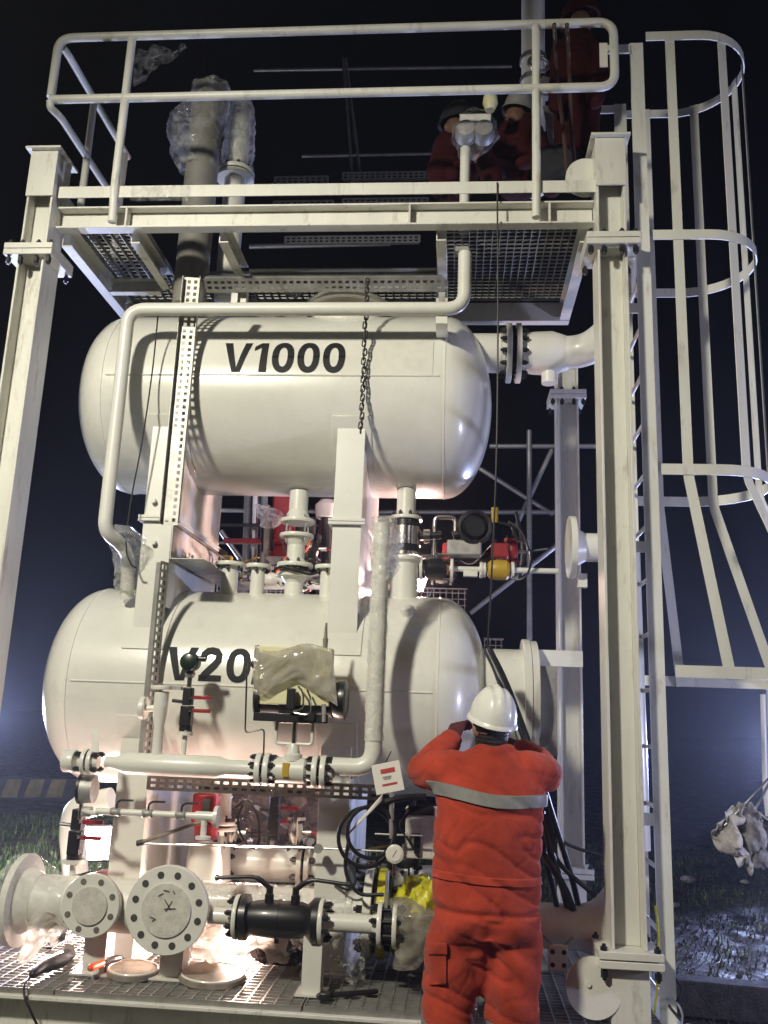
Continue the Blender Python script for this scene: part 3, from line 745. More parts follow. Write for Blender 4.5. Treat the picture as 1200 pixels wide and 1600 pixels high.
# V1 right hand nozzle, flange pair, tee and elbow
nz = thing('outlet_pipe', 'white flanged outlet pipe with elbow at the right end of V1000', 'pipe', at(850, 560, 5.7))
pA = at(775, 552, 5.7); pB = at(802, 552, 5.7); zc = pA.z
MB().cyl(V(VX1-.22, 5.7, zc), V(pB.x-.06, 5.7, zc), 0.135, n=32).build('nozzle', 'cream', nz)
flange_pair(nz, V(pB.x, 5.7, zc), (1,0,0), 0.205, 0.035, 0.03, 12, hubr=.14, bolt_r=0.017)
xe = at(862, 552, 5.7).x; xf = at(905, 552, 5.7).x
MB().lathe(V(pB.x+.06, 5.7, zc), (1,0,0), [(0,.135),(.08,.145),(xe-pB.x-.06,.15),(xe-pB.x+.05,.115)], 32).build('reducer', 'cream', nz)
MB().tube(fillet([V(xe+.03,5.7,zc), V(xf+.05,5.66,zc-.0), V(xf+.20,5.5,zc+.08), V(xf+.26,5.45,zc+.7)], .25, 8), 0.112, 24).build('elbow', 'cream', nz)
MB().cyl(V(xe-.02, 5.7, zc-.13), V(xe-.02, 5.7, zc-.22), 0.05, n=18).build('drain_stub', 'cream', nz)

# V2 right manway flange
mw = thing('manway_flange', 'round white manway flange on the right end of V2000 behind the helmet', 'manway', at(820, 1180, 5.7))
xm = at(822, 1095, 5.7).x
MB().cyl(V(VX1-.12, 5.7, Z2), V(xm-.02, 5.7, Z2), 0.30, n=40).build('neck', 'vessel', mw)
MB().lathe(V(xm, 5.7, Z2), (1,0,0), [(-.03,.36),(-.027,.365),(.012,.365),(.015,.36)], 48).build('flange', 'cream', mw)
MB().lathe(V(xm+.018, 5.7, Z2), (1,0,0), [(0,.355),(.04,.355),(.043,.345)], 48).build('cover', 'cream', mw)
MB().bx(xm+.062, 0.785, 5.66, 5.74, Z2+.20, Z2+.30).build('davit_arm', 'cream', mw)
MB().bx(xm+.065, xm+.17, 5.5, 5.9, Z2-.34, Z2+.19).build('hinge_bracket', 'galv_dull', mw)

# pipe spool between the vessels, centre
sp = thing('pipe_spool', 'white flanged pipe spool between the vessels with an open flange gap', 'pipe', at(463, 930, 5.62))
def zat(py, Y=5.62, px=463): return at(px, py, Y).z
X0 = at(463, 850, 5.62).x; Yp = 5.62
MB().cyl(V(X0,Yp,zat(768)), V(X0,Yp,zat(806)), 0.062, n=24).build('nozzle', 'cream', sp)
def vflange(root, z, R, t, hub, up, nb=8, X=X0, br=0.011):
    return flange(root, V(X,Yp,z), (0,0,1 if up else -1), R, t, nb, hub=hub, bolt_r=br, L=t+.04)
vflange(sp, zat(815), 0.112, 0.024, (0.085, 0.06, 0.062), True, 0)
vflange(sp, zat(838), 0.112, 0.024, (0.085, 0.05, 0.058), False, 0)
for i in range(4):
    an = math.pi/4 + i*math.pi/2; p = V(X0+.085*math.cos(an), Yp+.085*math.sin(an), 0)
    MB().cyl(V(p.x,p.y,zat(850)), V(p.x,p.y,zat(806)), 0.007, n=8).build('stud', 'stainless', sp)
MB().cyl(V(X0,Yp,zat(848)), V(X0,Yp,zat(880)), 0.058, n=24).build('riser', 'cream', sp)
vflange(sp, zat(884), 0.118, 0.026, (0.085, 0.03, 0.058), True, 8)
MB().cyl(V(X0,Yp,zat(889.5)), V(X0,Yp,zat(896)), 0.095, n=24).build('gasket', 'rubber', sp)
vflange(sp, zat(899), 0.118, 0.026, (0.085, 0.04, 0.06), False, 0)
MB().cyl(V(X0,Yp,zat(905)), V(X0,Yp,Z2+.56), 0.06, n=24).build('lower_nozzle', 'cream', sp)
MB().tube(catmull([at(425,893,5.5), at(440,886,5.48), at(462,892,5.48), at(488,897,5.5), at(500,888,5.55)]), 0.009, 8).build('cable', 'rubber', sp)

# smaller nozzles on top of V2
for px, w_, top, lab in ((358, .055, 885, 'short white nozzle left of the spool on top of V2000, leftmost'), (402, .045, 888, 'slim white flanged nozzle on top of V2000 beside the spool'),
                        (512, .05, 890, 'short white flanged nozzle on V2000 against the right post')):
    X = at(px, 910, 5.55).x
    r = thing('nozzle', lab, 'nozzle', V(X, 5.55, Z2+.6), 'small nozzles on the lower vessel')
    zt = at(px, top, 5.55).z
    MB().cyl(V(X,5.55,Z2+.55), V(X,5.55,zt), w_, n=20).build('neck', 'cream', r)
    flange(r, V(X,5.55,zt+.012), (0,0,1), w_*1.75, 0.024, 6, bolt_r=0.010)

# ================================================================== BRIDLE PIPE
def ppath(pts): return [at(*p) for p in pts]
br_ = thing('bridle_pipe', 'white bridle pipe running across V1000 and down its left side', 'pipe', at(165, 830, 4.93))
zt = at(450, 483, 4.93).z
xr_ = at(726, 430, 4.93).x; xl_ = at(186, 620, 4.93).x
P = [V(xr_, 4.93, 4.44), V(xr_, 4.93, zt), V(xl_, 4.93, zt), V(xl_, 4.93, at(165, 830, 4.93).z), at(190, 850, 5.05), at(200, 870, 5.2), V(at(200,870,5.2).x, 5.25, Z2+.5)]
MB().tube(fillet(P, 0.11, 7), 0.041, 16).build('pipe', 'cream', br_)
for px in (365, 690):
    x = at(px, 478, 4.93).x; MB().bx(x-.02, x+.02, 4.93, 5.0, zt-.005+.03, zt+.11).build('clip', 'galv_dull', br_)
x = at(690, 495, 4.93).x; MB().bx(x-.035, x+.035, 4.94, 5.2, zt-.09, zt-.045).build('support_clip', 'cream', br_)
x = xr_; MB().bx(x-.06, x+.02, 4.90, 4.96, 4.44, 4.47).build('clip', 'galv_dull', br_)

# plastic wrapped nozzle at its lower end
r = blob([(at(188,822,5.0), V(.05,0,0), V(0,.05,0)), (at(200,838,5.05), V(.10,0,0), V(0,.09,0)), (at(203,870,5.15), V(.095,0,0), V(0,.10,0)), (at(200,900,5.2), V(.075,0,0), V(0,.08,0)), (at(198,925,5.24), V(.06,0,0), V(0,.06,0))], .035, 14, 1, 26, 4)
tag(r.build('plastic_wrap', 'film', smooth=65), 'crumpled clear plastic round the left nozzle of V2000', 'plastic wrap')

# right riser and its wrap
rs = thing('wrapped_riser', 'grey white vertical pipe wrapped in film rising from the control valve', 'pipe', at(590, 1200, 4.85))
x = at(590, 1000, 4.85).x
P = [at(520, 1197, 4.85), V(x, 4.85, at(560,1199,4.85).z), V(x, 4.85, at(592, 818, 4.85).z)]
MB().tube(fillet(P, 0.16, 8), 0.047, 18).build('pipe', 'cream', rs)
rings = []
ztop = at(592, 812, 4.85).z; zbot = at(588, 1160, 4.85).z
for i in range(13):
    z = ztop + .01 + (zbot-ztop)*i/12; k = .052 + (.028*math.exp(-((i-1)/2.0)**2))
    rings.append((V(x + (.012 if i < 5 else 0), 4.85, z), V(k,0,0), V(0,k,0)))
blob(rings, .007, 16, 5, 20, 4).build('film_wrap', 'film', rs, smooth=65)
r = blob([(at(600,815,4.85), V(.03,0,0), V(0,.03,0)), (at(612,835,4.87), V(.07,0,0), V(0,.05,0)), (at(606,858,4.87), V(.05,0,0), V(0,.05,0)), (at(607,885,4.87), V(.055,0,0), V(0,.04,0)), (at(600,915,4.87), V(.02,0,0), V(0,.02,0))], .04, 20, 3, 22, 4)
r.build('film_bag', 'film', rs, smooth=65)

# ================================================================== VALVE STATION BETWEEN THE VESSELS, RIGHT
vs_ = thing('spool_valve', 'stainless bodied valve between V1000 and V2000 at the right', 'valve', at(632, 935, 5.6))
Xs = at(633, 850, 5.6).x; Yp = 5.6
zz = lambda py: at(633, py, 5.6).z
MB().cyl(V(Xs,Yp,zz(765)), V(Xs,Yp,zz(806)), 0.062, n=22).build('nozzle', 'cream', vs_)
flange(vs_, V(Xs,Yp,zz(811)), (0,0,1), 0.108, .022, 8, bolt_r=.011)
MB().cyl(V(Xs,Yp,zz(815)), V(Xs,Yp,zz(825)), 0.092, n=24).build('body_band', 'black', vs_)
MB().cyl(V(Xs,Yp,zz(825)), V(Xs,Yp,zz(853)), 0.100, n=28).build('body', 'stainless', vs_)
MB().cyl(V(Xs,Yp,zz(853)), V(Xs,Yp,zz(864)), 0.094, n=24).build('body_band', 'black', vs_)
MB().cyl(V(Xs,Yp,zz(864)), V(Xs,Yp,zz(869)), 0.098, n=24).build('body_ring', 'stainless', vs_)
flange(vs_, V(Xs,Yp,zz(874)), (0,0,-1), 0.104, .03, 0, hub=(.1,.02,.085))
MB().cyl(V(Xs,Yp,zz(880)), V(Xs,Yp,Z2+.55), 0.088, n=24).build('lower_nozzle', 'cream', vs_)
MB().cyl(V(Xs+.09,Yp,zz(838)), at(690,836,5.6), 0.026, n=14).build('stem', 'black', vs_)
MB().cyl(at(662,838,5.6), at(672,838,5.6), 0.045, n=16).build('gland', 'stainless', vs_)
c = at(695, 838, 5.6); b = MB(); hw, hh = .067, .125
loop = fillet([c+V(-hw,0,-hh), c+V(-hw,0,hh), c+V(hw,0,hh), c+V(hw,0,-hh), c+V(-hw,0,-hh), c+V(-hw,0,hh*.5)], .03, 4)
b.tube(loop, 0.014, 10); b.build('yoke', 'stainless', vs_)
c = at(742, 824, 5.55); b = MB(); b.torus(c, (0.15,-1,0), .10, .016, 30, 8); b.lathe(c+V(0,.02,0), (0.15,-1,0), [(0,.085),(.03,.06)], 20)
b.build('handwheel', 'black', vs_)
MB().cyl(at(708,838,5.6), at(742,826,5.6), .03, n=12).build('gear_shaft', 'black', vs_)
b = MB(); c = at(725, 858, 5.6); b.box(c, (.22,.12,.10)); b.build('gearbox', 'galv_dull', vs_, bevel=.01)

# side branch with yellow valve
sb = thing('branch_line', 'small white branch line with yellow valve leading to the rear column', 'pipe', at(770, 915, 5.65))
pc = lambda px, py=890: at(px, py, 5.65)
zb = pc(760).z; bx_ = lambda px: V(pc(px).x, 5.65, zb)
MB().cyl(bx_(655), bx_(872), .018, n=14).build('pipe', 'cream', sb)
for px, R in ((658, .08), (706, .085), (752, .055), (757, .05), (801, .055)):
    flange(sb, bx_(px), (1,0,0), R, .018, 4 if R > .06 else 0, bolt_r=.009)
MB().lathe(bx_(664), (1,0,0), [(0,.055),(.02,.075),(.10,.075),(.14,.055)], 18).build('valve_body', 'black', sb)
MB().lathe(bx_(762), (1,0,0), [(0,.045),(.02,.062),(.06,.066),(.12,.066),(.14,.045)], 18).build('valve_body', 'yellow', sb)
b = MB(); b.box(bx_(780)+V(0,0,.12), (.11,.10,.10)); b.build('actuator', 'red', sb, bevel=.012)
MB().cyl(bx_(780)+V(0,0,.05), bx_(780)+V(0,0,.09), .025, n=12).build('stem', 'stainless', sb)
MB().box(bx_(735)+V(.0,0,-.03), (.09,.05,.035)).build('support_clip', 'cream', sb)
MB().tube(catmull([at(800,835,5.6), at(822,850,5.58), at(830,875,5.58), at(822,900,5.6), at(806,906,5.62), at(797,893,5.64)]), .007, 8).build('cable', 'rubber', sb)
MB().tube(catmull([at(795,815,5.6), at(815,832,5.55), at(824,860,5.5), at(815,885,5.55)]), .009, 8).build('cable', 'rubber', sb)
b = MB(); c = at(773, 805, 5.6); b.cyl(c+V(0,0,-.05), c+V(0,0,.05), .022, n=12); b.build('brass_fitting', 'yellow', sb)
MB().tube([at(762,812,5.6), at(800,822,5.6), at(808,845,5.6)], .012, 8).build('tubing', 'black', sb)

# flanged nozzle beside the right column
fn = thing('flanged_branch', 'round white flange on a short branch left of the tall column', 'flange', at(905, 905, 5.2))
p = at(893, 855, 5.2); flange(fn, p, (1,0,0), .185, .035, 0, hub=(.12,.06,.085), bolt_r=.014)
MB().cyl(p+V(.02,0,0), V(0.98, 5.2, p.z), .085, n=24).build('pipe', 'cream', fn)
MB().tube(fillet([V(0.93,5.2,p.z), V(0.99,5.2,p.z), V(1.0,5.2,1.0)], .1), .07, 14).build('riser', 'cream', fn)
MB().box(p+V(.06,0,-.20), (.05,.05,.08)).build('lug', 'cream', fn)

# ================================================================== CABLE TRAYS
def tray(label, p0, p1, face, wdt, m='galv_dull', rail=0.022, pitch=0.045, name='cable_tray', slots=2):
    """perforated tray from p0 to p1, base facing 'face'"""
    p0 = Vector(p0); p1 = Vector(p1); a = (p1-p0); L = a.length; a.normalize(); fd = Vector(face); fd = (fd - a*fd.dot(a)).normalized(); wd = a.cross(fd)
    r = thing(name, label, 'cable tray', p0 if p0.z < p1.z else p1)
    b = MB(); t = .002
    cols = slots + 1; sw = wdt*0.2
    for i in range(cols):
        o = -wdt/2 + sw/2 + (wdt-sw)*i/(cols-1); b.bar(p0+wd*o, p1+wd*o, sw, t, wd)
    k = int(L/pitch)
    for i in range(k+1):
        q = p0 + a*(L*i/k); b.bar(q - a*pitch*.22, q + a*pitch*.22, wdt-.002, t*.9, wd)
    b.build('perforated_base', m, r, smooth=0)
    for sg in (-1, 1):
        q = wd*sg*(wdt/2+.0015) + fd*(rail/2 - .002)
        MB().bar(p0+q, p1+q, rail, .002, fd).build('side_rail', m, r)
    return r
xt = at(284, 620, 5.03).x
tray('perforated vertical cable tray in front of V1000', V(xt, 5.03, at(270,818,5.03).z), V(xt, 5.03, at(292,436,5.03).z), (0.1,-1,0), .105, m='tray', rail=.045, pitch=.042)
xt2 = at(246, 1000, 5.0).x
tray('dark vertical cable tray crossing V2000 beside its lettering', V(xt2, 5.0, at(233,1182,5.0).z), V(xt2, 5.0, at(252,880,5.0).z), (-1,0.35,0), .075, rail=.03)
zt = at(400, 1230, 5.0).z
tray('perforated horizontal cable tray running under V2000', V(at(232,1228,5.0).x, 5.0, zt+.0), V(at(592,1240,5.0).x, 5.0, zt), (0,1,0.0), .075, m='galv_dull', pitch=.05)
MB_ = MB(); a0 = at(228,1218,5.0)
# tray running back between the saddle posts
q0 = at(268, 846, 5.0); q1 = V(q0.x, 6.3, q0.z)
r = thing('cable_tray', 'wide galvanised tray running back beside the left post', 'cable tray', q0)
MB().bar(q0, q1, .20, .003, (0,0,1)).build('side_plate', 'galv', r)
MB().bar(q0+V(.10,0,-.10), q1+V(.10,0,-.10), .20, .003, (1,0,0)).build('tray_base', 'galv', r)
MB().bar(q0+V(.012,0,.101), q1+V(.012,0,.101), .022, .003, (1,0,0)).build('lip', 'galv', r)
# tray under the platform
zz_ = at(500, 445, 5.2).z
tray('dark cable tray slung under the platform above V1000', V(at(322,446,5.2).x, 5.2, zz_), V(at(692,444,5.2).x, 5.2, zz_), (0,.6,1), .10, m='galv_dull', rail=.03)
tray('slotted plate under the platform left of the chain', at(455,462,5.5), at(478,436,5.3), (0,.3,1), .09, m='galv', pitch=.06, name='slotted_plate')

# rear cable trays seen above the platform
for i, (x0, x1, py, yy, lab) in enumerate(((430, 512, 281, 8.6, 'upper short perforated tray behind the platform, left of the two'), (536, 672, 274, 8.6, 'upper long perforated tray behind the platform, beside the crouching worker'),
        (428, 520, 319, 8.6, 'middle short perforated tray behind the platform'), (536, 668, 315, 8.6, 'middle long perforated tray behind the platform'), (446, 655, 374, 8.6, 'lowest perforated tray seen under the platform edge'))):
    z = at((x0+x1)/2, py, yy).z
    tray(lab, V(at(x0,py,yy).x, yy, z), V(at(x1,py,yy).x, yy, z), (0,1,.15), .085, m='galv', rail=.05, pitch=.06)
    ORG
# ================================================================== SCAFFOLD behind
sc = thing('scaffold', 'dull scaffold tubes standing behind the skid', 'scaffold', at(830, 1150, 8.8))
def stube(pts, r=.024): MB().tube([at(*p) for p in pts], r, 10).build('tube', 'scaffold', sc)
Ys = 8.8
xv = at(827, 800, Ys).x
MB().tube([V(xv, Ys, 0), V(xv, Ys, 4.6)], .026, 10).build('tube', 'scaffold', sc)
for (a_, b_) in (((765,697),(945,697)), ((600,800),(868,800)), ((862,703),(806,822)), ((750,732),(864,804)), ((735,958),(872,850)), ((340,797),(600,800))):
    stube([(a_[0], a_[1], Ys+.05), (b_[0], b_[1], Ys+.05)])
for (a_, b_) in (((397,110),(800,104)), ((540,92),(562,268)), ((472,244),(695,240)), ((536,92),(552,300))):
    stube([(a_[0], a_[1], 8.7), (b_[0], b_[1], 8.7)], .02)
stube([(390,385,8.7),(610,380,8.7)], .03)

# ================================================================== STANDPIPE / CONTROL VALVE LINE in front of V2
YL = 4.85
zl = at(300, 1197, YL).z
lx = lambda px: at(px, 1197, YL).x
sl = thing('level_standpipe', 'white horizontal standpipe with flanged end in front of V2000', 'pipe', V(lx(250), YL, zl-.1))
MB().lathe(V(lx(165), YL, zl), (1,0,0), [(0,.030),(.05,.034),(.12,.058),(lx(340)-lx(165),.058),(lx(355)-lx(165),.042),(lx(398)-lx(165),.042)], 26).build('pipe', 'cream', sl)
flange_pair(sl, V(lx(138), YL, zl), (1,0,0), .068, .022, .012, 4, hubr=.034, bolt_r=.014, stud=.12)
MB().lathe(V(lx(100), YL, zl), (1,0,0), [(0,.058),(.003,.06),(.06,.06),(.063,.058)], 20).build('end_cap', 'cream', sl)
MB().bar(V(lx(150), YL-.03, zl+.05), V(lx(143), YL-.01, zl+.17), .035, .006, (1,0,0)).build('lug', 'cream', sl)
flange_pair(sl, V(lx(412), YL, zl), (1,0,0), .085, .028, .016, 8, hubr=.043, bolt_r=.013, stud=.125)
# riser with branch
xr1 = lx(243)
zr = lambda py: at(243, py, YL).z
MB().lathe(V(xr1, YL, zl+.04), (0,0,1), [(0,.030),(.06,.028),(.16,.028),(.22,.040),(zr(1080)-zl-.04,.042)], 18).build('riser', 'cream', sl)
flange(sl, V(xr1, YL, zr(1074)), (0,0,1), .062, .022, 0)
MB().bx(xr1+.05, xr1+.11, YL-.02, YL+.02, zr(1074)-.010, zr(1074)+.010).build('lug', 'galv_dull', sl)
MB().cyl(V(xr1, YL, zr(1107)), V(xr1-.085, YL, zr(1107)), .018, n=12).build('branch', 'cream', sl)
MB().cyl(V(xr1-.085, YL, zr(1107)), V(xr1-.11, YL, zr(1107)), .062, n=22).build('branch_flange', 'cream', sl)
xr2 = lx(285)
MB().cyl(V(xr2, YL, zl+.05), V(xr2, YL, zr(1146)), .014, n=12).build('small_riser', 'cream', sl)
MB().cyl(V(xr2, YL, zr(1147)), V(xr2, YL, zr(1141)), .042, n=20).build('small_flange', 'cream', sl)

def manifold(label, p, s=1.0, transmitter=True, tilt=0.0):
    """black block valve with two red levers; p = foot centre"""
    r = thing('block_valve', label, 'valve', p)
    p = Vector(p)
    MB().cyl(p, p+V(0,0,.02*s), .036*s, n=16).build('foot_flange', 'black', r)
    MB().box(p+V(0,0,.075*s), (.062*s,.06*s,.11*s)).build('lower_block', 'black', r, bevel=.006)
    for i in range(4):
        an = math.pi/4+i*math.pi/2; bolt(r, p+V(.030*s*math.cos(an), .030*s*math.sin(an), .012*s), (0,0,1), .009*s, .06*s)
    MB().box(p+V(0,0,.18*s), (.052*s,.055*s,.095*s)).build('upper_block', 'black', r, bevel=.006)
    for dz in (.105, .175):
        MB().cyl(p+V(.02*s,-.03*s,dz*s), p+V(.02*s,-.06*s,dz*s), .010*s, n=10).build('spindle', 'black', r)
        MB().box(p+V(.095*s,-.055*s,dz*s), (.10*s,.010*s,.020*s)).build('lever', 'red', r, bevel=.004)
    MB().cyl(p+V(-.03*s,0,.15*s), p+V(-.085*s,-.01,.155*s), .010*s, n=8).build('vent_plug', 'black', r)
    if transmitter:
        MB().cyl(p+V(0,0,.23*s), p+V(0,0,.30*s), .014*s, n=10).build('neck', 'stainless', r)
        MB().lathe(p+V(0,0,.28*s), (0,0,1), [(0,.02*s),(.02*s,.03*s),(.04*s,.022*s)], 14).build('nut', 'galv_dull', r)
        c = p+V(0,-.01,.365*s)
        MB().lathe(c+V(0,.045*s,0), (0,-1,0), [(0,.04*s),(.01*s,.05*s),(.07*s,.052*s),(.075*s,.047*s),(.095*s,.046*s),(.1*s,.038*s)], 22).build('transmitter_housing', 'green', r)
        MB().cyl(c+V(.03*s,0,.02*s), c+V(.085*s,0,.02*s), .016*s, n=10).build('conduit_entry', 'black', r)
    return r
manifold('black block valve with two red levers and green transmitter in front of V2000', V(xr2, YL, zr(1139)), 1.0)

# control valve
cv = thing('control_valve', 'white control valve with black cylinder actuator and plastic covered box', 'valve', V(lx(455), YL, zl-.12))
MB().lathe(V(lx(428), YL, zl), (1,0,0), [(0,.055),(.01,.066),(lx(480)-lx(428)-.01,.066),(lx(480)-lx(428),.055)], 26).build('body', 'cream', cv)
MB().box(V(lx(450), YL-.062, zl+.005), (.035,.012,.07)).build('tag_plate', 'yellow', cv)
flange_pair(cv, V(lx(500), YL, zl), (1,0,0), .085, .028, .016, 8, hubr=.048, bolt_r=.013, stud=.125)
xc = lx(457)
zc_ = lambda py: at(457, py, YL).z
MB().lathe(V(xc, YL, zl+.05), (0,0,1), [(0,.05),(.03,.05),(.04,.035),(.07,.03),(.09,.022)], 20).build('bonnet', 'cream', cv)
c = V(xc-.0, YL, zc_(1145)); hw, hh = .098, .058
MB().tube(fillet([c+V(-hw+.03,0,-hh), c+V(-hw,0,-hh), c+V(-hw,0,hh), c+V(hw,0,hh), c+V(hw,0,-hh), c+V(-hw+.03,0,-hh)], .02, 3), .009, 8).build('yoke', 'cream', cv)
MB().cyl(V(xc,YL,zl+.1), V(xc,YL,zc_(1125)), .014, n=10).build('stem', 'stainless', cv)
za = zc_(1092)
xa0, xa1 = lx(392), lx(540)
MB().lathe(V(xa0, YL+.03, za), (1,0,0), [(0,.10),(.01,.112),(.03,.112),(.032,.095)], 30).build('actuator_end_cap', 'black', cv)
MB().lathe(V(xa0+.033, YL+.03, za-.01), (1,0,0), [(0,.085),(xa1-xa0-.12,.085)], 28).build('actuator_cylinder', 'black', cv)
MB().lathe(V(xa1-.085, YL+.03, za+.005), (1,0,0), [(0,.092),(.03,.105),(.065,.105),(.075,.08)], 30).build('actuator_end_cap', 'black', cv)
zbx = zc_(1100)
MB().bx(lx(395), xa1-.10, YL-.075, YL-.045, zbx-.095, zbx-.05).build('actuator_rail', 'black', cv, bevel=.004)
MB().bx(lx(393), lx(512), YL-.06, YL+.05, zc_(1102), zc_(1012)).build('control_box', 'yellowbox', cv, bevel=.006)
p = at(466, 1015, YL-.065); MB().box(p, (.05,.004,.03)).build('box_label', 'limeplastic', cv)
# crumpled grey film over the box
def drape(u, v):
    px = 400 + 120*u + 14*v*(u-.4); pyt = 1012 + 6*math.sin(u*7); bot = 1072 + (32*u**3) + 16*math.exp(-((u-.1)/.12)**2) - 12*math.exp(-((u-.5)/.16)**2)
    p = at(px, pyt + (bot-pyt)*v, YL-.075)
    n_ = noise.noise(V(u*3, v*2.5, 2))*.022 + (1-abs(noise.noise(V(u*5+v*3, v*3, 7)))*2)*.012
    return p + V(0, -.012-.03*math.sin(v*math.pi)*math.sin(u*math.pi) - n_, 0)
o = fold_sheet(drape, 36, 26).build('film_cover', 'film_dense', cv, smooth=70)
sm = o.modifiers.new('thick', 'SOLIDIFY'); sm.thickness = .003
pr = at(506, 1050, YL-.02); pt = at(506, 973, YL-.02)
b = MB(); L_ = pt.z-pr.z; b.lathe(V(pr.x, pr.y, pr.z-.05), (0,0,1), [(0,.010),(.05,.010),(.055,.014),(.11,.014),(.115,.019),(.17,.019),(.18,.013),(.23,.015),(.235,.010),(L_+.05,.006)], 12); b.build('exhaust_breather', 'rust', cv)
b = MB(); p = at(402, 1038, YL-.03); b.lathe(p+V(0,.02,0), (0,-1,0), [(0,.03),(.05,.03),(.052,.026)], 18); b.build('pressure_gauge', 'stainless', cv)
MB().cyl(at(402,1028,YL-.01), at(402,1008,YL-.01), .022, .012, n=12).build('regulator', 'galv_dull', cv)
MB().cyl(at(400,1048,YL-.01), at(398,1070,YL-.01), .016, .022, n=12).build('regulator_bowl', 'black', cv)
MB().tube(fillet(ppath([(386,1035,YL-.04),(383,1145,YL-.04),(413,1139,YL-.03),(412,1182,YL-.02)]), .02, 3), .005, 8).build('instrument_tubing', 'stainless', cv)
MB().box(at(455, 1092, YL-.10), (.045,.04,.11)).build('solenoid', 'black', cv, bevel=.005)
MB().tube(fillet(ppath([(458,1112,YL-.12),(474,1107,YL-.13),(474,1082,YL-.12),(466,1072,YL-.11)]), .03, 4), .005, 8).build('instrument_tubing', 'stainless', cv)
MB().tube(fillet(ppath([(460,1114,YL-.12),(484,1118,YL-.13),(486,1092,YL-.12),(480,1078,YL-.11)]), .03, 4), .005, 8).build('instrument_tubing', 'stainless', cv)
b = MB(); b.cyl(at(506,1128,YL-.08), at(506,1100,YL-.08), .012, n=10); b.build('silencer', 'galv_dull', cv)

# white warning card
tg = thing('warning_card', 'tilted white card with red print hanging left of the orange worker', 'card', at(606, 1242, 4.75))
c = at(606, 1215, 4.75); Rm = Matrix.Rotation(math.radians(13), 3, 'Y')
Rm = Matrix.Rotation(math.radians(-13), 3, 'Y')
MB().box(c, (.148,.004,.150), Rm).build('card', 'card', tg, bevel=.0015)
for dx, dz, w_, h_, mm in ((.006,.035,.075,.022,'printred'), (-.004,.005,.045,.008,'printgrey'), (-.004,-.005,.038,.005,'printgrey'), (.004,-.033,.078,.010,'printred')):
    MB().box(c + Rm @ V(dx,-.0034,dz), (w_,.002,h_), Rm).build('printed_line', mm, tg)
MB().tube([c + Rm @ V(0,.01,.074), c+V(.01,.05,.13)], .003, 6).build('string', 'wire', tg)

# ================================================================== SMALL DRAIN MANIFOLD LINE below V2
dm = thing('drain_line', 'thin white drain line with three small lever valves under V2000', 'pipe', at(240, 1300, 4.80))
YD = 4.80
zd = at(250, 1272, YD).z; dx_ = lambda px: at(px, 1272, YD).x
MB().cyl(V(dx_(150), YD, zd), V(dx_(335), YD, zd), .017, n=12).build('pipe', 'cream', dm)
MB().lathe(V(dx_(306), YD, zd), (1,0,0), [(0,.024),(dx_(336)-dx_(306),.024),(dx_(336)-dx_(306)+.001,.055),(dx_(342)-dx_(306),.055)], 18).build('end_tee', 'cream', dm)
MB().cyl(V(dx_(320), YD, zd), V(dx_(320), YD, zd-.10), .016, n=12).build('leg', 'cream', dm)
MB().cyl(V(dx_(320), YD, zd-.10), V(dx_(320), YD, zd-.115), .04, n=16).build('leg_flange', 'cream', dm)
for px in (181, 231, 283):
    x = dx_(px)
    v = MB(); v.lathe(V(x-.028, YD, zd), (1,0,0), [(0,.020),(.008,.024),(.02,.020),(.036,.020),(.048,.024),(.056,.020)], 10); o = v.build('lever_valve', 'galv_dull', dm)
    MB().tube(fillet([V(x, YD, zd+.01), V(x+.005, YD-.01, zd+.05), V(x+.025, YD-.015, zd+.062), V(x+.095, YD-.02, zd+.064)], .02, 3), .006, 8).build('lever', 'wire', o)
MB().tube([at(218,1317,4.9), at(320,1282,4.9)], .010, 8).build('stay_rod', 'rust', dm)
MB().cyl(at(214,1318,4.9), at(224,1316,4.9), .016, n=8).build('stay_end', 'black', dm)

# ================================================================== REAR / BENEATH PIPES
for (lab, Y_, a_, b_, r_, nm) in (('white flanged pipe lit pink beneath V2000', 5.9, 348, 500, .105, 'pipe'),):
    zz2 = at(425, 1350, Y_).z; r = thing(nm, lab, 'pipe', V(at(425,1350,Y_).x, Y_, zz2-.1))
    fx = lambda px: at(px, 1350, Y_).x
    MB().cyl(V(fx(348),Y_,zz2), V(fx(520),Y_,zz2), r_, n=26).build('barrel', 'cream', r)
    flange_pair(r, V(fx(353),Y_,zz2), (1,0,0), .165, .03, .018, 8, hubr=r_, bolt_r=.017)
    flange_pair(r, V(fx(478),Y_,zz2), (1,0,0), .165, .03, .018, 8, hubr=r_, bolt_r=.017)
    MB().tube([V(fx(423),Y_,zz2+.09), V(fx(423),Y_,at(428,1312,Y_).z)], .014, 10).build('stub', 'cream', r)
    manifold('black block valve with red levers glittering under V2000', V(fx(424), Y_, at(428,1312,Y_).z), 1.15, False)
    MB().lathe(V(fx(300),Y_,zz2), (1,0,0), [(0,.13),(fx(343)-fx(300),.14)], 24).build('valve_body', 'cream', r)
rv = thing('red_valve', 'red and white valve actuator under V2000 behind the drain line', 'valve', at(322, 1330, 5.5))
b = MB(); q = at(322, 1262, 5.5); b.box(q, (.145,.12,.17)); b.build('red_housing', 'red', rv, bevel=.015)
MB().cyl(at(322,1312,5.5), at(322,1287,5.5), .070, n=20).build('red_collar', 'red', rv)
MB().lathe(at(322,1328,5.5), (0,0,1), [(-.30,.11),(-.06,.10),(0,.085),(.03,.085)], 24).build('bonnet', 'cream', rv)
MB().box(at(322,1262,5.435), (.05,.01,.10)).build('name_plate', 'stainless', rv)
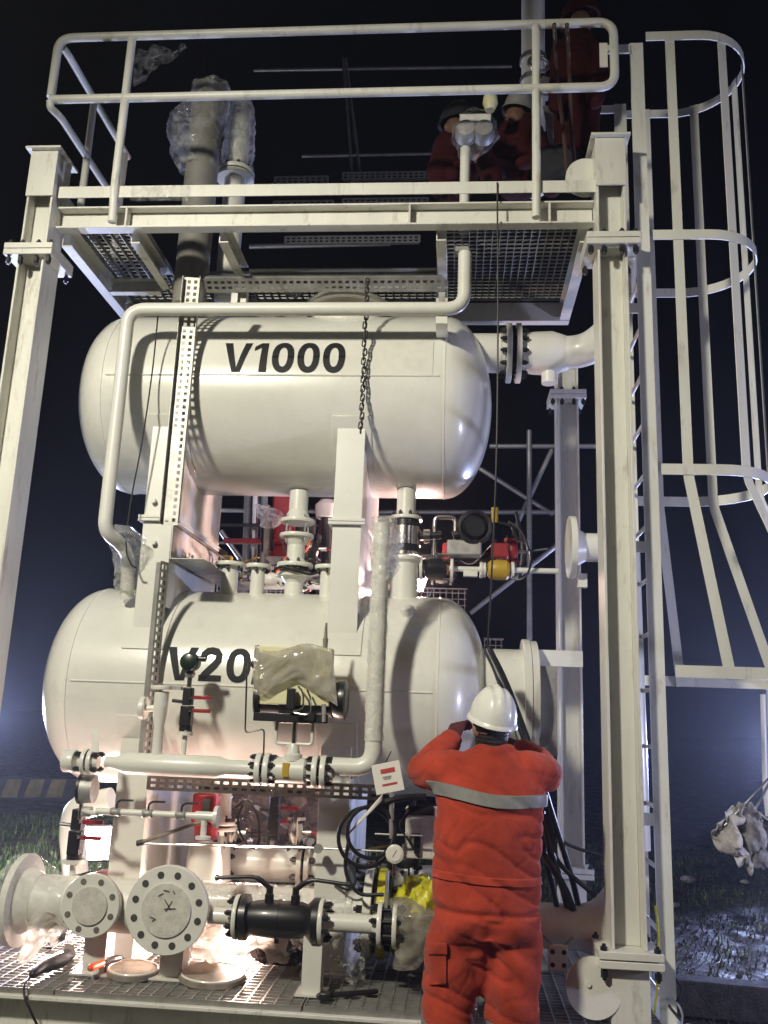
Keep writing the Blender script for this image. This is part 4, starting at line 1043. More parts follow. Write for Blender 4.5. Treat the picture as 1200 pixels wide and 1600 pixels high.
# larger white header behind the black valve
YH = 5.25
zh = at(450, 1418, YH).z; hx = lambda px: at(px, 1418, YH).x
hd = thing('header_pipe', 'large white header pipe with yellow banded flange behind the black valve', 'pipe', V(hx(450), YH, zh-.2))
MB().cyl(V(hx(300),YH,zh), V(hx(575),YH,zh), .105, n=28).build('pipe', 'cream', hd)
flange(hd, V(hx(578),YH,zh), (1,0,0), .235, .045, 12, bolt_r=.02, L=.12)
MB().cyl(V(hx(585)+.005,YH,zh), V(hx(592),YH,zh), .19, n=28).build('gasket', 'rubber', hd)
MB().cyl(V(hx(592)+.001,YH,zh), V(hx(604),YH,zh), .232, n=32).build('yellow_flange', 'limeplastic', hd)
MB().cyl(V(hx(604)+.001,YH,zh), V(hx(612),YH,zh), .19, n=28).build('gasket', 'rubber', hd)
MB().cyl(V(hx(612),YH,zh), V(hx(760),YH,zh), .13, n=24).build('valve_body', 'black', hd)
r = blob([(V(hx(612),YH-.02,zh-.02), V(0,.14,0), V(0,0,.14)), (V(hx(635),YH-.05,zh+.02), V(0,.16,0), V(0,0,.17)), (V(hx(660),YH-.05,zh+.05), V(0,.16,0), V(0,0,.17)), (V(hx(690),YH-.04,zh), V(0,.15,0), V(0,0,.15)), (V(hx(730),YH,zh), V(0,.14,0), V(0,0,.14))], .07, 9, 8, 26, 5)
tag(r.build('yellow_sheet', 'limeplastic', smooth=50), 'bright yellow plastic sheet bundled round the header flange', 'plastic sheet')
# film on the header pipe
rings = [(V(hx(312+i*20),YH,zh+.004), V(0,.112,0), V(0,0,.112)) for i in range(13)]
tag(blob(rings, .014, 11, 9, 26, 4).build('plastic_wrap', 'film', smooth=65), 'glossy clear film wrapped along the large header pipe', 'plastic wrap')

# ================================================================== FRONT BLACK VALVE LINE
YV = 4.85
zv = at(435, 1436, YV).z; vx = lambda px: at(px, 1436, YV).x
bv = thing('ball_valve', 'black double ball valve with two lever handles at the skid front', 'valve', V(vx(435), YV, zv-.12))
MB().cyl(V(vx(318),YV,zv), V(vx(372),YV,zv), .040, n=20).build('pipe', 'cream', bv)
for px, sg in ((371, -1), (503, 1)):
    flange(bv, V(vx(px),YV,zv), (sg,0,0), .108, .022, 8, bolt_r=.014, L=.085)
MB().lathe(V(vx(374),YV,zv), (1,0,0), [(0.008,.075),(.012,.112),(.045,.112),(.055,.078),(.10,.086),(.16,.09),(vx(470)-vx(374),.088),(vx(480)-vx(374),.078),(vx(490)-vx(374),.112),(vx(499)-vx(374),.112),(vx(500)-vx(374),.08)], 30).build('body', 'black', bv)
MB().cyl(V(vx(434),YV,zv), V(vx(437),YV,zv), .094, n=28).build('body_joint', 'black', bv)
MB().cyl(V(vx(434),YV,zv-.08), V(vx(434),YV,zv-.115), .012, n=8).build('drain_plug', 'wire', bv)
for px, s in ((420, -1), (461, 1)):
    MB().lathe(V(vx(px),YV-.02,zv+.07), (0,0,1), [(0,.024),(.05,.024),(.055,.018),(.09,.018)], 12).build('stem', 'black', bv)
    x = vx(px)
    MB().tube(fillet([V(x,YV-.02,zv+.15), V(x+s*.07,YV-.03,zv+.205), V(x+s*.27,YV-.04,zv+.19)], .06, 5), [.014]*4 + [.010]*4, 10).build('lever', 'black', bv)
    MB().lathe(V(x+s*.275,YV-.04,zv+.19), (s,0,0), [(-.012,.006),(-.004,.016),(.008,.016),(.014,.006)], 10).build('lever_knob', 'black', bv)
MB().cyl(V(vx(507),YV,zv), V(vx(590),YV,zv), .045, n=20).build('outlet_pipe', 'cream', bv)
flange_pair(bv, V(vx(606),YV,zv), (1,0,0), .108, .022, .055, 8, hubr=.05, bolt_r=.014, stud=.16)
MB().bx(vx(604)-.012, vx(604)+.004, YV-.02, YV+.02, zv+.06, zv+.26).build('spade_handle', 'galv_dull', bv)
# support post beneath
sp2 = thing('pipe_support', 'short cream support post under the black ball valve', 'support', at(493, 1540, YV))
MB().bx(vx(478), vx(508), YV-.05, YV+.05, ZD+.003, zv-.05).build('post', 'cream', sp2, bevel=.004)
MB().bx(vx(470), vx(516), YV-.08, YV+.08, ZD+.002, ZD+.010).build('foot', 'cream', sp2)
rings = [(at(628,1405,YV+.02), V(.05,0,0), V(0,.06,0)), (at(645,1425,YV), V(.11,0,0), V(0,.11,0)), (at(650,1455,YV), V(.10,0,0), V(0,.10,0)), (at(640,1490,YV), V(.085,0,0), V(0,.08,0)), (at(632,1512,YV), V(.05,0,0), V(0,.05,0))]
tag(blob(rings, .03, 7, 12, 26, 5).build('plastic_wrap', 'film_dense', smooth=60), 'milky plastic bag hanging on the outlet flange beside the worker', 'plastic wrap')

# ================================================================== BIG HEADER WITH BLIND FLANGES, lower left
YB = 4.98
zb2 = at(143, 1412, YB).z; bxx = lambda px, Y=YB: at(px, 1412, Y).x
bh = thing('inlet_header', 'white inlet header with two blind flanges facing forward, lower left', 'pipe', V(bxx(150), YB, ZD))
MB().cyl(V(bxx(45),YB,zb2), V(bxx(300),YB,zb2), .135, n=32).build('pipe', 'cream', bh)
MB().lathe(V(bxx(28),YB,zb2), (1,0,0), [(0,.20),(.004,.235),(.04,.235),(.045,.17),(.12,.138)], 40).build('open_flange', 'cream', bh)
for px, py, R, dy, nb in ((143, 1414, .155, .17, 8), (262, 1421, .215, .20, 12)):
    Yf = YB-dy; c = at(px, py, Yf)
    MB().cyl(V(c.x,YB,c.z), V(c.x,Yf+.02,c.z), R*.62, n=28).build('branch', 'cream', bh)
    o = flange(bh, V(c.x,Yf,c.z), (0,-1,0), R, .04, 0, n=44)
    MB().cyl(V(c.x,Yf-.021,c.z), V(c.x,Yf-.030,c.z), R*.60, n=36).build('raised_face', 'blind', o)
    for i in range(nb):
        an = 2*math.pi*(i+.5)/nb; q = V(c.x+math.cos(an)*R*.80, 0, c.z+math.sin(an)*R*.80)
        MB().cyl(V(q.x,Yf-.019,q.z), V(q.x,Yf-.0225,q.z), .016 if R < .2 else .018, n=12).build('bolt_hole', 'hole' if R < .2 else 'hole_dark', o)
    MB().bx(c.x-.06, c.x+.06, YB-.06, YB+.06, ZD+.012, c.z-.10).build('support_leg', 'cream', bh)
    MB().bx(c.x-.11, c.x+.11, YB-.10, YB+.10, ZD+.003, ZD+.012).build('support_foot', 'cream', bh)
# painters' scrawl on the larger blind
c = at(262, 1421, YB-.20-.0325)
b = MB()
for seg in (((-.03,.09),(.0,.085)), ((-.055,.06),(-.03,.075)), ((-.02,.045),(.015,.0)), ((.02,.04),(-.01,-.01)), ((-.02,.0),(.04,.005)), ((-.09,-.04),(-.06,-.05)), ((-.06,-.05),(-.075,-.06)), ((.02,.09),(.03,.075))):
    (x0,z0),(x1,z1) = seg; b.bar(c+V(x0,0,z0), c+V(x1,0,z1), .006, .0015, (0.3,0,1))
b.build('paint_marks', 'scrawl', bh)
# block valve on the header
xm_ = bxx(108); zt_ = zb2+.13
MB().cyl(V(xm_,YB,zt_-.03), V(xm_,YB,zt_+.07), .018, n=12).build('stub', 'cream', bh)
MB().cyl(V(xm_,YB,zt_+.07), V(xm_,YB,zt_+.09), .06, n=18).build('stub_flange', 'cream', bh)
manifold('black block valve with red levers standing on the inlet header, left', V(xm_, YB, zt_+.091), 1.15, False)
ga = thing('pressure_gauge', 'round dark pressure gauge above the left block valve', 'gauge', at(125, 1260, 4.9))
MB().lathe(at(130,1232,4.93), (-1,-.05,.0), [(-.07,.050),(-.065,.074),(.0,.078)], 28).build('case', 'galv_dull', ga)
MB().lathe(at(130,1232,4.93), (-1,-.05,.0), [(.0005,.082),(.016,.082),(.018,.07)], 28).build('bezel', 'black', ga)
MB().cyl(at(128,1250,4.95), at(124,1282,4.95), .012, n=10).build('stem', 'stainless', ga)
MB().box(at(136,1268,4.93), (.06,.04,.05)).build('valve_block', 'galv_dull', ga, bevel=.008)
MB().tube(fillet(ppath([(130,1266,4.92),(150,1272,4.85),(152,1272,4.8)]), .02, 3), .012, 8).build('connector', 'cream', ga)
# film on the open flange
rings = [(V(bxx(20),YB,zb2), V(0,.235,0), V(0,0,.235)), (V(bxx(40),YB,zb2), V(0,.243,0), V(0,0,.243)), (V(bxx(60),YB,zb2), V(0,.20,0), V(0,0,.19)), (V(bxx(85),YB,zb2), V(0,.15,0), V(0,0,.15)), (V(bxx(110),YB,zb2), V(0,.145,0), V(0,0,.145))]
tag(blob(rings, .009, 9, 14, 30, 5).build('plastic_wrap', 'film_thin', smooth=65), 'clear film stretched over the open flange, far lower left', 'plastic wrap')
def hang(u, v):
    px = 40 + 62*u + 6*math.sin(v*5); py = 1432 + 70*v*(1-.55*u) + 8*math.sin(u*9)
    q = at(px, py, YB-.16); return q + V(0, -.03*noise.noise(V(u*6,v*6,3)) - .04*math.sin(u*6+v*2), 0)
o = fold_sheet(hang, 24, 26).build('plastic_sheet', 'film_white', smooth=70); tag(o, 'torn white plastic hanging below the open flange, lower left', 'plastic sheet')
o.modifiers.new('thick', 'SOLIDIFY').thickness = .002
def crump(u, v):
    px = 300 + 150*u; py = 1440 + 55*v + 10*math.sin(u*8)*v
    q = at(px, py, 5.12); return q + V(0, .12*noise.noise(V(u*5,v*4,9)) + .05*noise.noise(V(u*14,v*12,9)), .02*noise.noise(V(u*8,v*8,1)))
o = fold_sheet(crump, 40, 20).build('plastic_sheet', 'film_white', smooth=70); tag(o, 'brightly lit crumpled plastic sheet behind the black ball valve', 'plastic sheet')
o.modifiers.new('thick', 'SOLIDIFY').thickness = .002

# ================================================================== PEOPLE
def ell_rings(specs, n=20):
    """specs: (centre, ax vec, ay vec)"""
    return [[Vector(c) + Vector(a)*math.cos(2*math.pi*k/n) + Vector(b)*math.sin(2*math.pi*k/n) for k in range(n)] for c, a, b in specs]
def limb(b, pts, rads, n=16):
    """tapered limb with round ends"""
    pts = [Vector(p) for p in pts]
    P = catmull(pts, 4); R = []
    for i in range(len(P)):
        s = i/4.0; j = min(int(s), len(rads)-2); f = s-j; R.append(rads[j]*(1-f)+rads[j+1]*f)
    d0 = (P[0]-P[1]).normalized(); d1 = (P[-1]-P[-2]).normalized()
    P = [P[0]+d0*R[0]*.95, P[0]+d0*R[0]*.6] + P + [P[-1]+d1*R[-1]*.6, P[-1]+d1*R[-1]*.95]
    R = [R[0]*.3, R[0]*.8] + R + [R[-1]*.8, R[-1]*.3]
    b.tube(P, R, n)
def ball(b, c, r, n=16):
    c = Vector(c); rx, ry, rz = r if isinstance(r, (tuple, list)) else (r, r, r)
    rings = []
    for i in range(1, 12):
        a = math.pi*i/12
        rings.append([c + V(rx*math.sin(a)*math.cos(2*math.pi*k/n), ry*math.sin(a)*math.sin(2*math.pi*k/n), -rz*math.cos(a)) for k in range(n)])
    b.grid_loft(rings)
def fuse(b, voxel, smooth_it, origin):
    """one continuous skin from overlapping closed shapes"""
    me = b.mesh('skin', origin, 0); o = bpy.data.objects.new('skin_source', me); COL.objects.link(o)
    m1 = o.modifiers.new('r', 'REMESH'); m1.mode = 'VOXEL'; m1.voxel_size = voxel
    m2 = o.modifiers.new('s', 'SMOOTH'); m2.iterations = smooth_it; m2.factor = .5
    dg = bpy.context.evaluated_depsgraph_get(); dg.update()
    out = bpy.data.meshes.new_from_object(o.evaluated_get(dg)); bpy.data.objects.remove(o); bpy.data.meshes.remove(me)
    out.shade_smooth(); return out
def wrinkle(me, fn):
    nrm = [v.normal.copy() for v in me.vertices]
    for v, nn in zip(me.vertices, nrm): v.co = v.co + nn*fn(v.co, nn)
    me.update()
def folds(amp, seed, zs=13.0, xs=5.0):
    """broad sag of the cloth plus thin sharp crease lines"""
    def f(p, n):
        w0 = noise.noise(V(p.x*3.2+seed, p.y*3.2, p.z*6.5))
        w1 = noise.noise(V(p.x*xs+seed, p.y*xs, p.z*zs*.8 + p.x*4.0))
        w2 = noise.noise(V(p.x*7+seed*2, p.y*6, p.z*8 - p.x*8))
        w3 = noise.noise(V(p.x*5-seed, p.y*5, p.z*19 + p.x*7))
        cr = math.exp(-(w1/.085)**2)*.75 + math.exp(-(w2/.075)**2)*.55*max(0, .4+w0) + math.exp(-(w3/.08)**2)*.45*max(0, .35-w0)
        return amp*(w0*1.1 + abs(w1)*.8 - cr)
    return f
def helmet(root, c, R=.128, tilt=(0,0,0), m='helmet'):
    """hard hat with raised ridge and brim; c = centre of the rim plane; front is +Y before tilt"""
    E = Matrix.Rotation(tilt[2],3,'Z') @ Matrix.Rotation(tilt[0],3,'X') @ Matrix.Rotation(tilt[1],3,'Y')
    b = MB(); n = 48; rings = []
    for i in range(17):
        a = math.pi/2*i/16.0; rr = math.cos(a)**0.78; z = math.sin(a)*.158
        ring = []
        for k in range(n):
            an = 2*math.pi*k/n; x = math.cos(an)*R*rr*.91; y = math.sin(an)*R*rr*1.10
            rg = 0.0
            for xo, wd, h in ((0, .016, .017), (-.045, .010, .008), (.045, .010, .008)):   # raised crest and side ridges along Y
                rg += h*math.exp(-((x-xo)/wd)**2)*(1 if z > .03 else z/.03)
            ring.append(Vector(c) + E @ V(x, y, z + rg*min(1, z/.05)))
        if i == 16: ring = [Vector(c) + E @ V(math.cos(2*math.pi*k/n)*.002, math.sin(2*math.pi*k/n)*.002, .158+.013) for k in range(n)]
        rings.append(ring)
    rings = [[Vector(c) + E @ V(math.cos(2*math.pi*k/n)*R*.86, math.sin(2*math.pi*k/n)*R*1.05, .004) for k in range(n)]] + rings
    b.grid_loft(rings, cap=False)
    o = b.build('hard_hat', m, root, smooth=60)
    b = MB(); br = []
    for (s, dz) in ((.90,.008),(.99,.012),(1.06,-.002),(1.065,-.008),(.99,-.004),(.9,.0)):
        br.append([Vector(c) + E @ V(math.cos(2*math.pi*k/n)*R*.93*s, math.sin(2*math.pi*k/n)*R*1.1*s*(1.09 if math.sin(2*math.pi*k/n) > .5 else 1.0), dz) for k in range(n)])
    b.grid_loft(br + [br[0]], cap=False); b.build('brim', m, o, smooth=60)
    return o
def glove(root, wrist, d, palm_n, m='glove', s=1.0, curl=.9, side=1):
    """hand of palm and five bent fingers"""
    wrist = Vector(wrist); d = Vector(d).normalized(); pn = Vector(palm_n); pn = (pn - d*pn.dot(d)).normalized(); sd = d.cross(pn)*side
    b = MB()
    limb(b, [wrist-d*.03*s, wrist+d*.02*s], [.036*s,.036*s])
    for k in (-.028,-.010,.010,.028):
        limb(b, [wrist+d*.01*s+sd*k*.8*s, wrist+d*.085*s+sd*k*s], [.020*s,.017*s])
    for k, L in ((-.033,.062),(-.011,.075),(.011,.08),(.033,.072)):
        p0 = wrist+d*.09*s+sd*k*s; a1, a2 = curl*.6, curl*1.5
        p1 = p0+(d*math.cos(a1)+pn*math.sin(a1))*L*.5*s; p2 = p1+(d*math.cos(a2)+pn*math.sin(a2))*L*.5*s
        limb(b, [p0, p1, p2], [.0115*s,.0105*s,.009*s], 10)
    t0 = wrist+d*.025*s-sd*.030*s; t1 = t0 - sd*.03*s + d*.035*s + pn*.02*s; t2 = t1 + d*.035*s + pn*.018*s
    limb(b, [t0, t1, t2], [.015*s,.013*s,.010*s], 10)
    me = fuse(b, .0055*s, 3, ORG[root.name]); me.materials.clear()
    return link('glove', me, m, root)
def head_mesh(b, c, s=1.0, face=0.0, down=0.0):
    """head with nose, brow, chin and ears; faces +Y turned by face (z) and pitched by down"""
    E = Matrix.Rotation(face,3,'Z') @ Matrix.Rotation(down,3,'X'); c = Vector(c)
    def q(x,y,z): return c + E @ V(x*s,y*s,z*s)
    ball(b, c, (.078*s,.096*s,.11*s)); ball(b, q(0,.035,-.055), (.056*s,.06*s,.062*s)); ball(b, q(0,.075,-.085), (.028*s,.024*s,.025*s))
    limb(b, [q(0,.092,.012), q(0,.112,-.022)], [.010*s,.014*s], 10)
    for sx in (-1,1):
        ball(b, q(sx*.082,-.008,-.015), (.012*s,.022*s,.034*s)); ball(b, q(sx*.035,.082,.022), (.022*s,.014*s,.010*s))
    ball(b, q(0,.093,-.055), (.024*s,.014*s,.010*s))
    return E

# ---------- the worker in front
wk = thing('person', 'worker in orange coverall and white hard hat seen from behind', 'person', at(765, 1690, 4.4))
YW = 4.40
def wp(px, py, dy=0.0): return at(px, py, YW+dy)
def hw(px0, px1): return abs(at(px1, 1300, YW).x - at(px0, 1300, YW).x)/2
b = MB(); specs = []
for (py, x0, x1, dep, dy) in ((1168,738,806,.075,.01),(1180,712,828,.098,.0),(1196,690,846,.125,-.005),(1225,680,852,.150,-.01),(1260,679,851,.160,-.012),(1310,678,847,.165,-.005),(1350,677,845,.170,0),(1395,676,843,.172,0),(1430,675,844,.175,-.01),(1462,675,846,.160,-.012),(1478,685,838,.12,-.0)):
    specs.append((wp((x0+x1)/2, py, dy), V(hw(x0,x1),0,0), V(0,dep,0)))
b.grid_loft(ell_rings(specs, 28))
limb(b, [wp(716,1440), wp(710,1478), wp(706,1530,.01), wp(700,1580,0), wp(697,1640,-.01), wp(697,1682,-.01)], [.125,.135,.130,.118,.112,.105], 22)
limb(b, [wp(800,1440), wp(801,1478), wp(799,1530,.01), wp(798,1580,0), wp(799,1640,-.01), wp(801,1682,-.01)], [.125,.135,.130,.122,.114,.105], 22)
limb(b, [wp(757,1430,-.03), wp(756,1480,-.02), wp(755,1535,0)], [.11,.108,.055], 16)
# seat
ball(b, wp(728,1442,-.06), (.125,.12,.13)); ball(b, wp(796,1442,-.06), (.12,.12,.13))
# raised arms
limb(b, [wp(712,1203), wp(684,1205,.06), wp(665,1207,.13)], [.098,.100,.088], 18)
limb(b, [wp(664,1205,.13), wp(684,1180,.20), wp(704,1158,.27)], [.088,.075,.062], 18)
limb(b, [wp(822,1203), wp(842,1208,.06), wp(852,1212,.13)], [.098,.098,.085], 18)
limb(b, [wp(852,1210,.13), wp(842,1192,.20), wp(818,1172,.27)], [.085,.072,.06], 18)
# collar
limb(b, [wp(750,1172,-.03), wp(772,1176,-.07), wp(795,1172,-.03)], [.035,.035,.035], 12)
me = fuse(b, .0095, 5, ORG[wk.name])
zw = wp(765,1430).z - ORG[wk.name].z
def f_(p, n):
    base = folds(.0115, 3.0, 12.0, 3.0)(p, n)
    k = min(1.0, max(.35, 1.0 - (p.z-zw-.30)*1.6))
    waist = -0.016*math.exp(-((p.z-(zw+.03))/.012)**2)      # elastic waist seam
    cr = -.028*math.exp(-(((p.x+.01)/.035)**2))*max(0, -n.y)*min(1, max(0, (zw+.02-p.z)/.08))
    dz = p.z-(zw+.0)
    diag = .006*math.sin((p.z*34 + abs(p.x+.0)*30))*math.exp(-((dz+.14)/.16)**2)
    return base*k + waist + cr + diag
wrinkle(me, f_)
me.materials.clear()
cov = link('coverall', me, 'orange', wk)
sm_ = cov.modifiers.new('soften', 'SMOOTH'); sm_.factor = .5; sm_.iterations = 1
cov['label'] = 'orange coverall with folds and cargo pocket'
bvh = BVHTree.FromPolygons([v.co.copy() for v in me.vertices], [tuple(p.vertices) for p in me.polygons])
def cloth_patch(name, m, nu, nv, fn, off, keep=None):
    """sheet laid on the coverall: fn(u, v) gives (origin, direction) of the ray that finds the cloth"""
    G = []
    for j in range(nv+1):
        row = []
        for i in range(nu+1):
            o_, d_ = fn(i/nu, j/nv); hit = bvh.ray_cast(o_, d_); row.append(None if hit[0] is None else (hit[0], -d_))
        G.append(row)
    for _ in range(4):
        H = [[None if q is None else q[0] for q in r] for r in G]
        for j in range(nv+1):
            for i in range(nu+1):
                if G[j][i] is None: continue
                nb = [H[a][c] for a, c in ((j,i-1),(j,i+1),(j-1,i),(j+1,i)) if 0 <= a <= nv and 0 <= c <= nu and H[a][c] is not None and (H[a][c]-H[j][i]).length < .06]
                if len(nb) > 1: G[j][i] = (H[j][i]*.4 + sum(nb, V(0,0,0))/len(nb)*.6, G[j][i][1])
    b = MB(); idx = {}; vs_l = []; fs = []
    for j in range(nv+1):
        for i in range(nu+1):
            if G[j][i] is not None:
                e = 0.0 if (i in (0, nu) or j in (0, nv)) else 1.0
                idx[(j,i)] = len(vs_l); vs_l.append(G[j][i][0] + G[j][i][1]*(off*(.15+.85*e)) + og)
    for j in range(nv):
        for i in range(nu):
            k = [(j,i),(j,i+1),(j+1,i+1),(j+1,i)]
            if all(q in idx for q in k):
                q = [vs_l[idx[a]] for a in k]
                if max((q[a]-q[(a+1)%4]).length for a in range(4)) < .07: fs.append(tuple(idx[a] for a in k))
    b.add(vs_l, fs); return b.build(name, m, wk, smooth=60)
og = ORG[wk.name]
cB = wp(766, 1250) - og
def band_ray(u_, v_):
    an = math.pi + math.pi*u_; u = math.cos(an)
    py = (1225 + 13*(u+1)/2 + 7*(1-u*u)) + 25*v_
    z = (at(766, py, YW-.15) - og).z
    o_ = V(cB.x + u*.54, cB.y + math.sin(an)*.8, z)
    return o_, (V(cB.x + u*.06, cB.y, z)-o_).normalized()
def waist_ray(u_, v_):
    an = math.pi + math.pi*u_; u = math.cos(an); z = (at(766, 1366+5*(u+1)/2 + 17*v_, YW-.15) - og).z
    o_ = V(cB.x + u*.54, cB.y + math.sin(an)*.8, z); return o_, (V(cB.x + u*.06, cB.y, z)-o_).normalized()
cloth_patch('waistband', 'orange', 90, 6, waist_ray, .010)
cloth_patch('reflective_band', 'tape', 110, 9, band_ray, .014)
# ankle bands
for px in (699, 801):
    c = wp(px, 1606, -.005); MB().lathe(c-V(0,0,.03), (0,0,1), [(0,.121),(.06,.119)], 28).build('ankle_band', 'tape', wk)
def view_ray(x0, x1, y0, y1):
    def f(u, v):
        p = at(x0+(x1-x0)*u, y0+(y1-y0)*v, 3.6); return CAM-og, (p-CAM).normalized()
    return f
cloth_patch('cargo_pocket', 'orange', 14, 16, view_ray(669, 699, 1490, 1542), .018)
cloth_patch('pocket_flap', 'orange', 14, 9, view_ray(667, 701, 1472, 1494), .026)
# body: head, neck, shoulders and upper arms inside the coverall, one skin
b = MB(); hc = wp(768, 1134, .03)
Eh = head_mesh(b, hc, 1.05, math.radians(14), math.radians(6))
limb(b, [hc+V(0,-.012,-.06), wp(770,1172,.01), wp(769,1200,.02)], [.062,.066,.09], 16)
limb(b, [wp(700,1212), wp(769,1200), wp(840,1212)], [.06,.09,.06], 14)
limb(b, [wp(769,1215), wp(767,1330), wp(765,1430)], [.12,.13,.13], 16)
limb(b, [wp(700,1210), wp(670,1207,.13), wp(710,1152,.29)], [.06,.05,.035], 14)
limb(b, [wp(835,1210), wp(850,1211,.13), wp(813,1168,.29)], [.06,.05,.035], 14)
me = fuse(b, .009, 3, og); me.materials.clear(); link('body', me, 'skin', wk)
# hair at the nape
rings = []
for i in range(8):
    t = i/7.0; z = .035 - .13*t
    rings.append([hc + Eh @ V(math.cos(an)*(.088-.012*t), math.sin(an)*(.104-.010*t) , z) for an in [math.pi+math.pi*k/22 for k in range(23)]])
b = MB()
for i in range(7):
    for k in range(22): b.add([rings[i][k], rings[i][k+1], rings[i+1][k+1], rings[i+1][k]], [(0,1,2,3)])
me = b.mesh('hair', og, 60); o = link('hair', me, 'hair', wk); o.modifiers.new('t', 'SOLIDIFY').thickness = .008
for sx in (-1, 1):
    b = MB(); ball(b, hc + Eh @ V(sx*.036,.09,.012), .011, 10); b.build('eye', 'card', wk)
helmet(wk, hc+V(.004,-.005,.026), .124, (math.radians(17), math.radians(5), math.radians(14)))
glove(wk, wp(706,1153,.27), (.14,.30,.30), (.5,.6,-.3), 'glove', 1.12, 1.0, -1)
glove(wk, wp(816,1172,.28), (-.16,.30,.14), (-.4,.5,-.2), 'glove', 1.08, 1.1, 1)
for px, in ((697,), (803,)):
    c = wp(px, 1690, 0); b = MB(); limb(b, [V(c.x,c.y-.05,.10), V(c.x,c.y+.02,.055), V(c.x+.005,c.y+.17,.045)], [.06,.058,.045], 14)
    limb(b, [V(c.x,c.y-.03,.08), V(c.x,c.y-.03,.22)], [.062,.06], 14)
    me = fuse(b, .012, 3, og)
    for v in me.vertices: v.co.z = max(v.co.z, .004 - og.z + gz(c.x, c.y))
    me.materials.clear(); link('boot', me, 'black', wk)

# ---------- crew on the platform
def crew(label, base, joints, m, seed, head=None, hat=None, hands=True):
    r = thing('person', label, 'person', base, 'crew working on the platform'); og = ORG[r.name]
    b = MB()
    for pts, rads in joints: limb(b, pts, rads, 16)
    me = fuse(b, .016, 3, og); wrinkle(me, folds(.011, seed)); me.materials.clear(); link('coverall', me, m, r)
    if head:
        hc, face, down, neck = head
        b = MB(); head_mesh(b, hc, 1.0, face, down); limb(b, [Vector(hc)+V(0,-.01,-.06), neck], [.055,.065], 12); limb(b, [neck, Vector(neck)-V(0,0,.2)], [.07,.11], 12)
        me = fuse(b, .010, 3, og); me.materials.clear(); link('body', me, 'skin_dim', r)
    if hat: helmet(r, *hat)
    return r
ZP = 4.62
def pp(px, py, Y): return at(px, py, Y)
# crouching worker with the white helmet
Yc = 5.45
r = crew('crouching worker in maroon coverall and white hard hat on the platform', V(pp(800,280,Yc).x, Yc, ZP),
     [([pp(815,205,Yc), pp(805,240,Yc), pp(812,275,Yc+.05)], [.14,.17,.18]), ([pp(812,275,Yc), pp(765,252,Yc-.12), pp(772,290,Yc-.12)], [.11,.09,.07]),
      ([pp(820,278,Yc), pp(858,250,Yc-.1), pp(862,292,Yc-.1)], [.11,.09,.07]), ([pp(795,208,Yc), pp(772,235,Yc-.15), pp(750,228,Yc-.25)], [.08,.065,.045]),
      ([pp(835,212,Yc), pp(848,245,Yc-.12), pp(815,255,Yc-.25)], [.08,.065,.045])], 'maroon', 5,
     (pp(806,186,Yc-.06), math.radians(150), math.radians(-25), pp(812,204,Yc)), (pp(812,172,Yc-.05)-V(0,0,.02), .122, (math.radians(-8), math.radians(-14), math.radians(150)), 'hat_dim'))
glove(r, pp(750,228,Yc-.25), (-.2,-.2,-.3), (.3,0,-.2), 'skin', 1.0, .9, 1)
b = MB(); ball(b, pp(872,262,5.30), (.17,.13,.15)); me = fuse(b, .02, 2, (0,0,0)); wrinkle(me, folds(.02, 9)); me.materials.clear()
tag(link('tool_bag', me, 'darkcloth'), 'dark bulging tool bag on the platform beside the crouching worker', 'bag')
Yc = 5.6
r = crew('worker in red coverall bending behind the wrapped instrument on the platform', V(pp(700,285,Yc).x, Yc, ZP),
     [([pp(703,228,Yc), pp(697,258,Yc), pp(706,286,Yc)], [.12,.13,.15]), ([pp(706,286,Yc), pp(685,262,Yc-.15), pp(688,296,Yc-.15)], [.10,.08,.07]),
      ([pp(716,288,Yc), pp(728,265,Yc-.1), pp(726,296,Yc-.1)], [.10,.08,.07]), ([pp(695,230,Yc), pp(684,258,Yc-.1), pp(708,275,Yc-.2)], [.07,.06,.045])], 'maroon', 8,
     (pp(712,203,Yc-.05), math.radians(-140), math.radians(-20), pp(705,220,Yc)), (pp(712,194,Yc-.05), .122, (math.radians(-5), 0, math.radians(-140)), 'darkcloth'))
Yc = 5.35
r = crew('standing worker in dark maroon coverall with harness ropes by the cage', V(pp(905,290,Yc).x, Yc, ZP),
     [([pp(903,72,Yc), pp(903,120,Yc), pp(900,170,Yc)], [.13,.165,.155]), ([pp(893,170,Yc), pp(890,225,Yc), pp(895,285,Yc)], [.12,.10,.08]),
      ([pp(910,170,Yc), pp(915,225,Yc), pp(913,285,Yc)], [.12,.10,.08]), ([pp(880,80,Yc), pp(872,130,Yc-.05), pp(868,165,Yc-.2)], [.085,.07,.05]),
      ([pp(925,80,Yc), pp(938,120,Yc-.1), pp(930,160,Yc-.2)], [.085,.07,.05])], 'maroon', 12,
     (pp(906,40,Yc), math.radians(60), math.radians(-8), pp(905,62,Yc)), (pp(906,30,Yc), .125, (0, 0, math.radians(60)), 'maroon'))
for px, px2 in ((866, 880), (886, 893)):
    b = MB(); pts = catmull([pp(px,38,4.66), pp(px+1,58,4.66), pp(px+4,120,4.9), pp(px2,200,5.05), pp(px2+8,285,5.1)], 8); b.tube(pts, .013, 8)
    o = b.build('lanyard', mat('webbing_brown', (.07,.03,.02), .8)); tag(o, 'brown safety lanyard hooked over the top rail, %s one' % ('left' if px < 870 else 'right'), 'rope', 'safety lanyards on the rail')
    h = MB(); c = pp(px, 52, 4.655); h.torus(c, (1,0,0), .045, .006, 16, 6); h.build('hook', 'stainless', o)

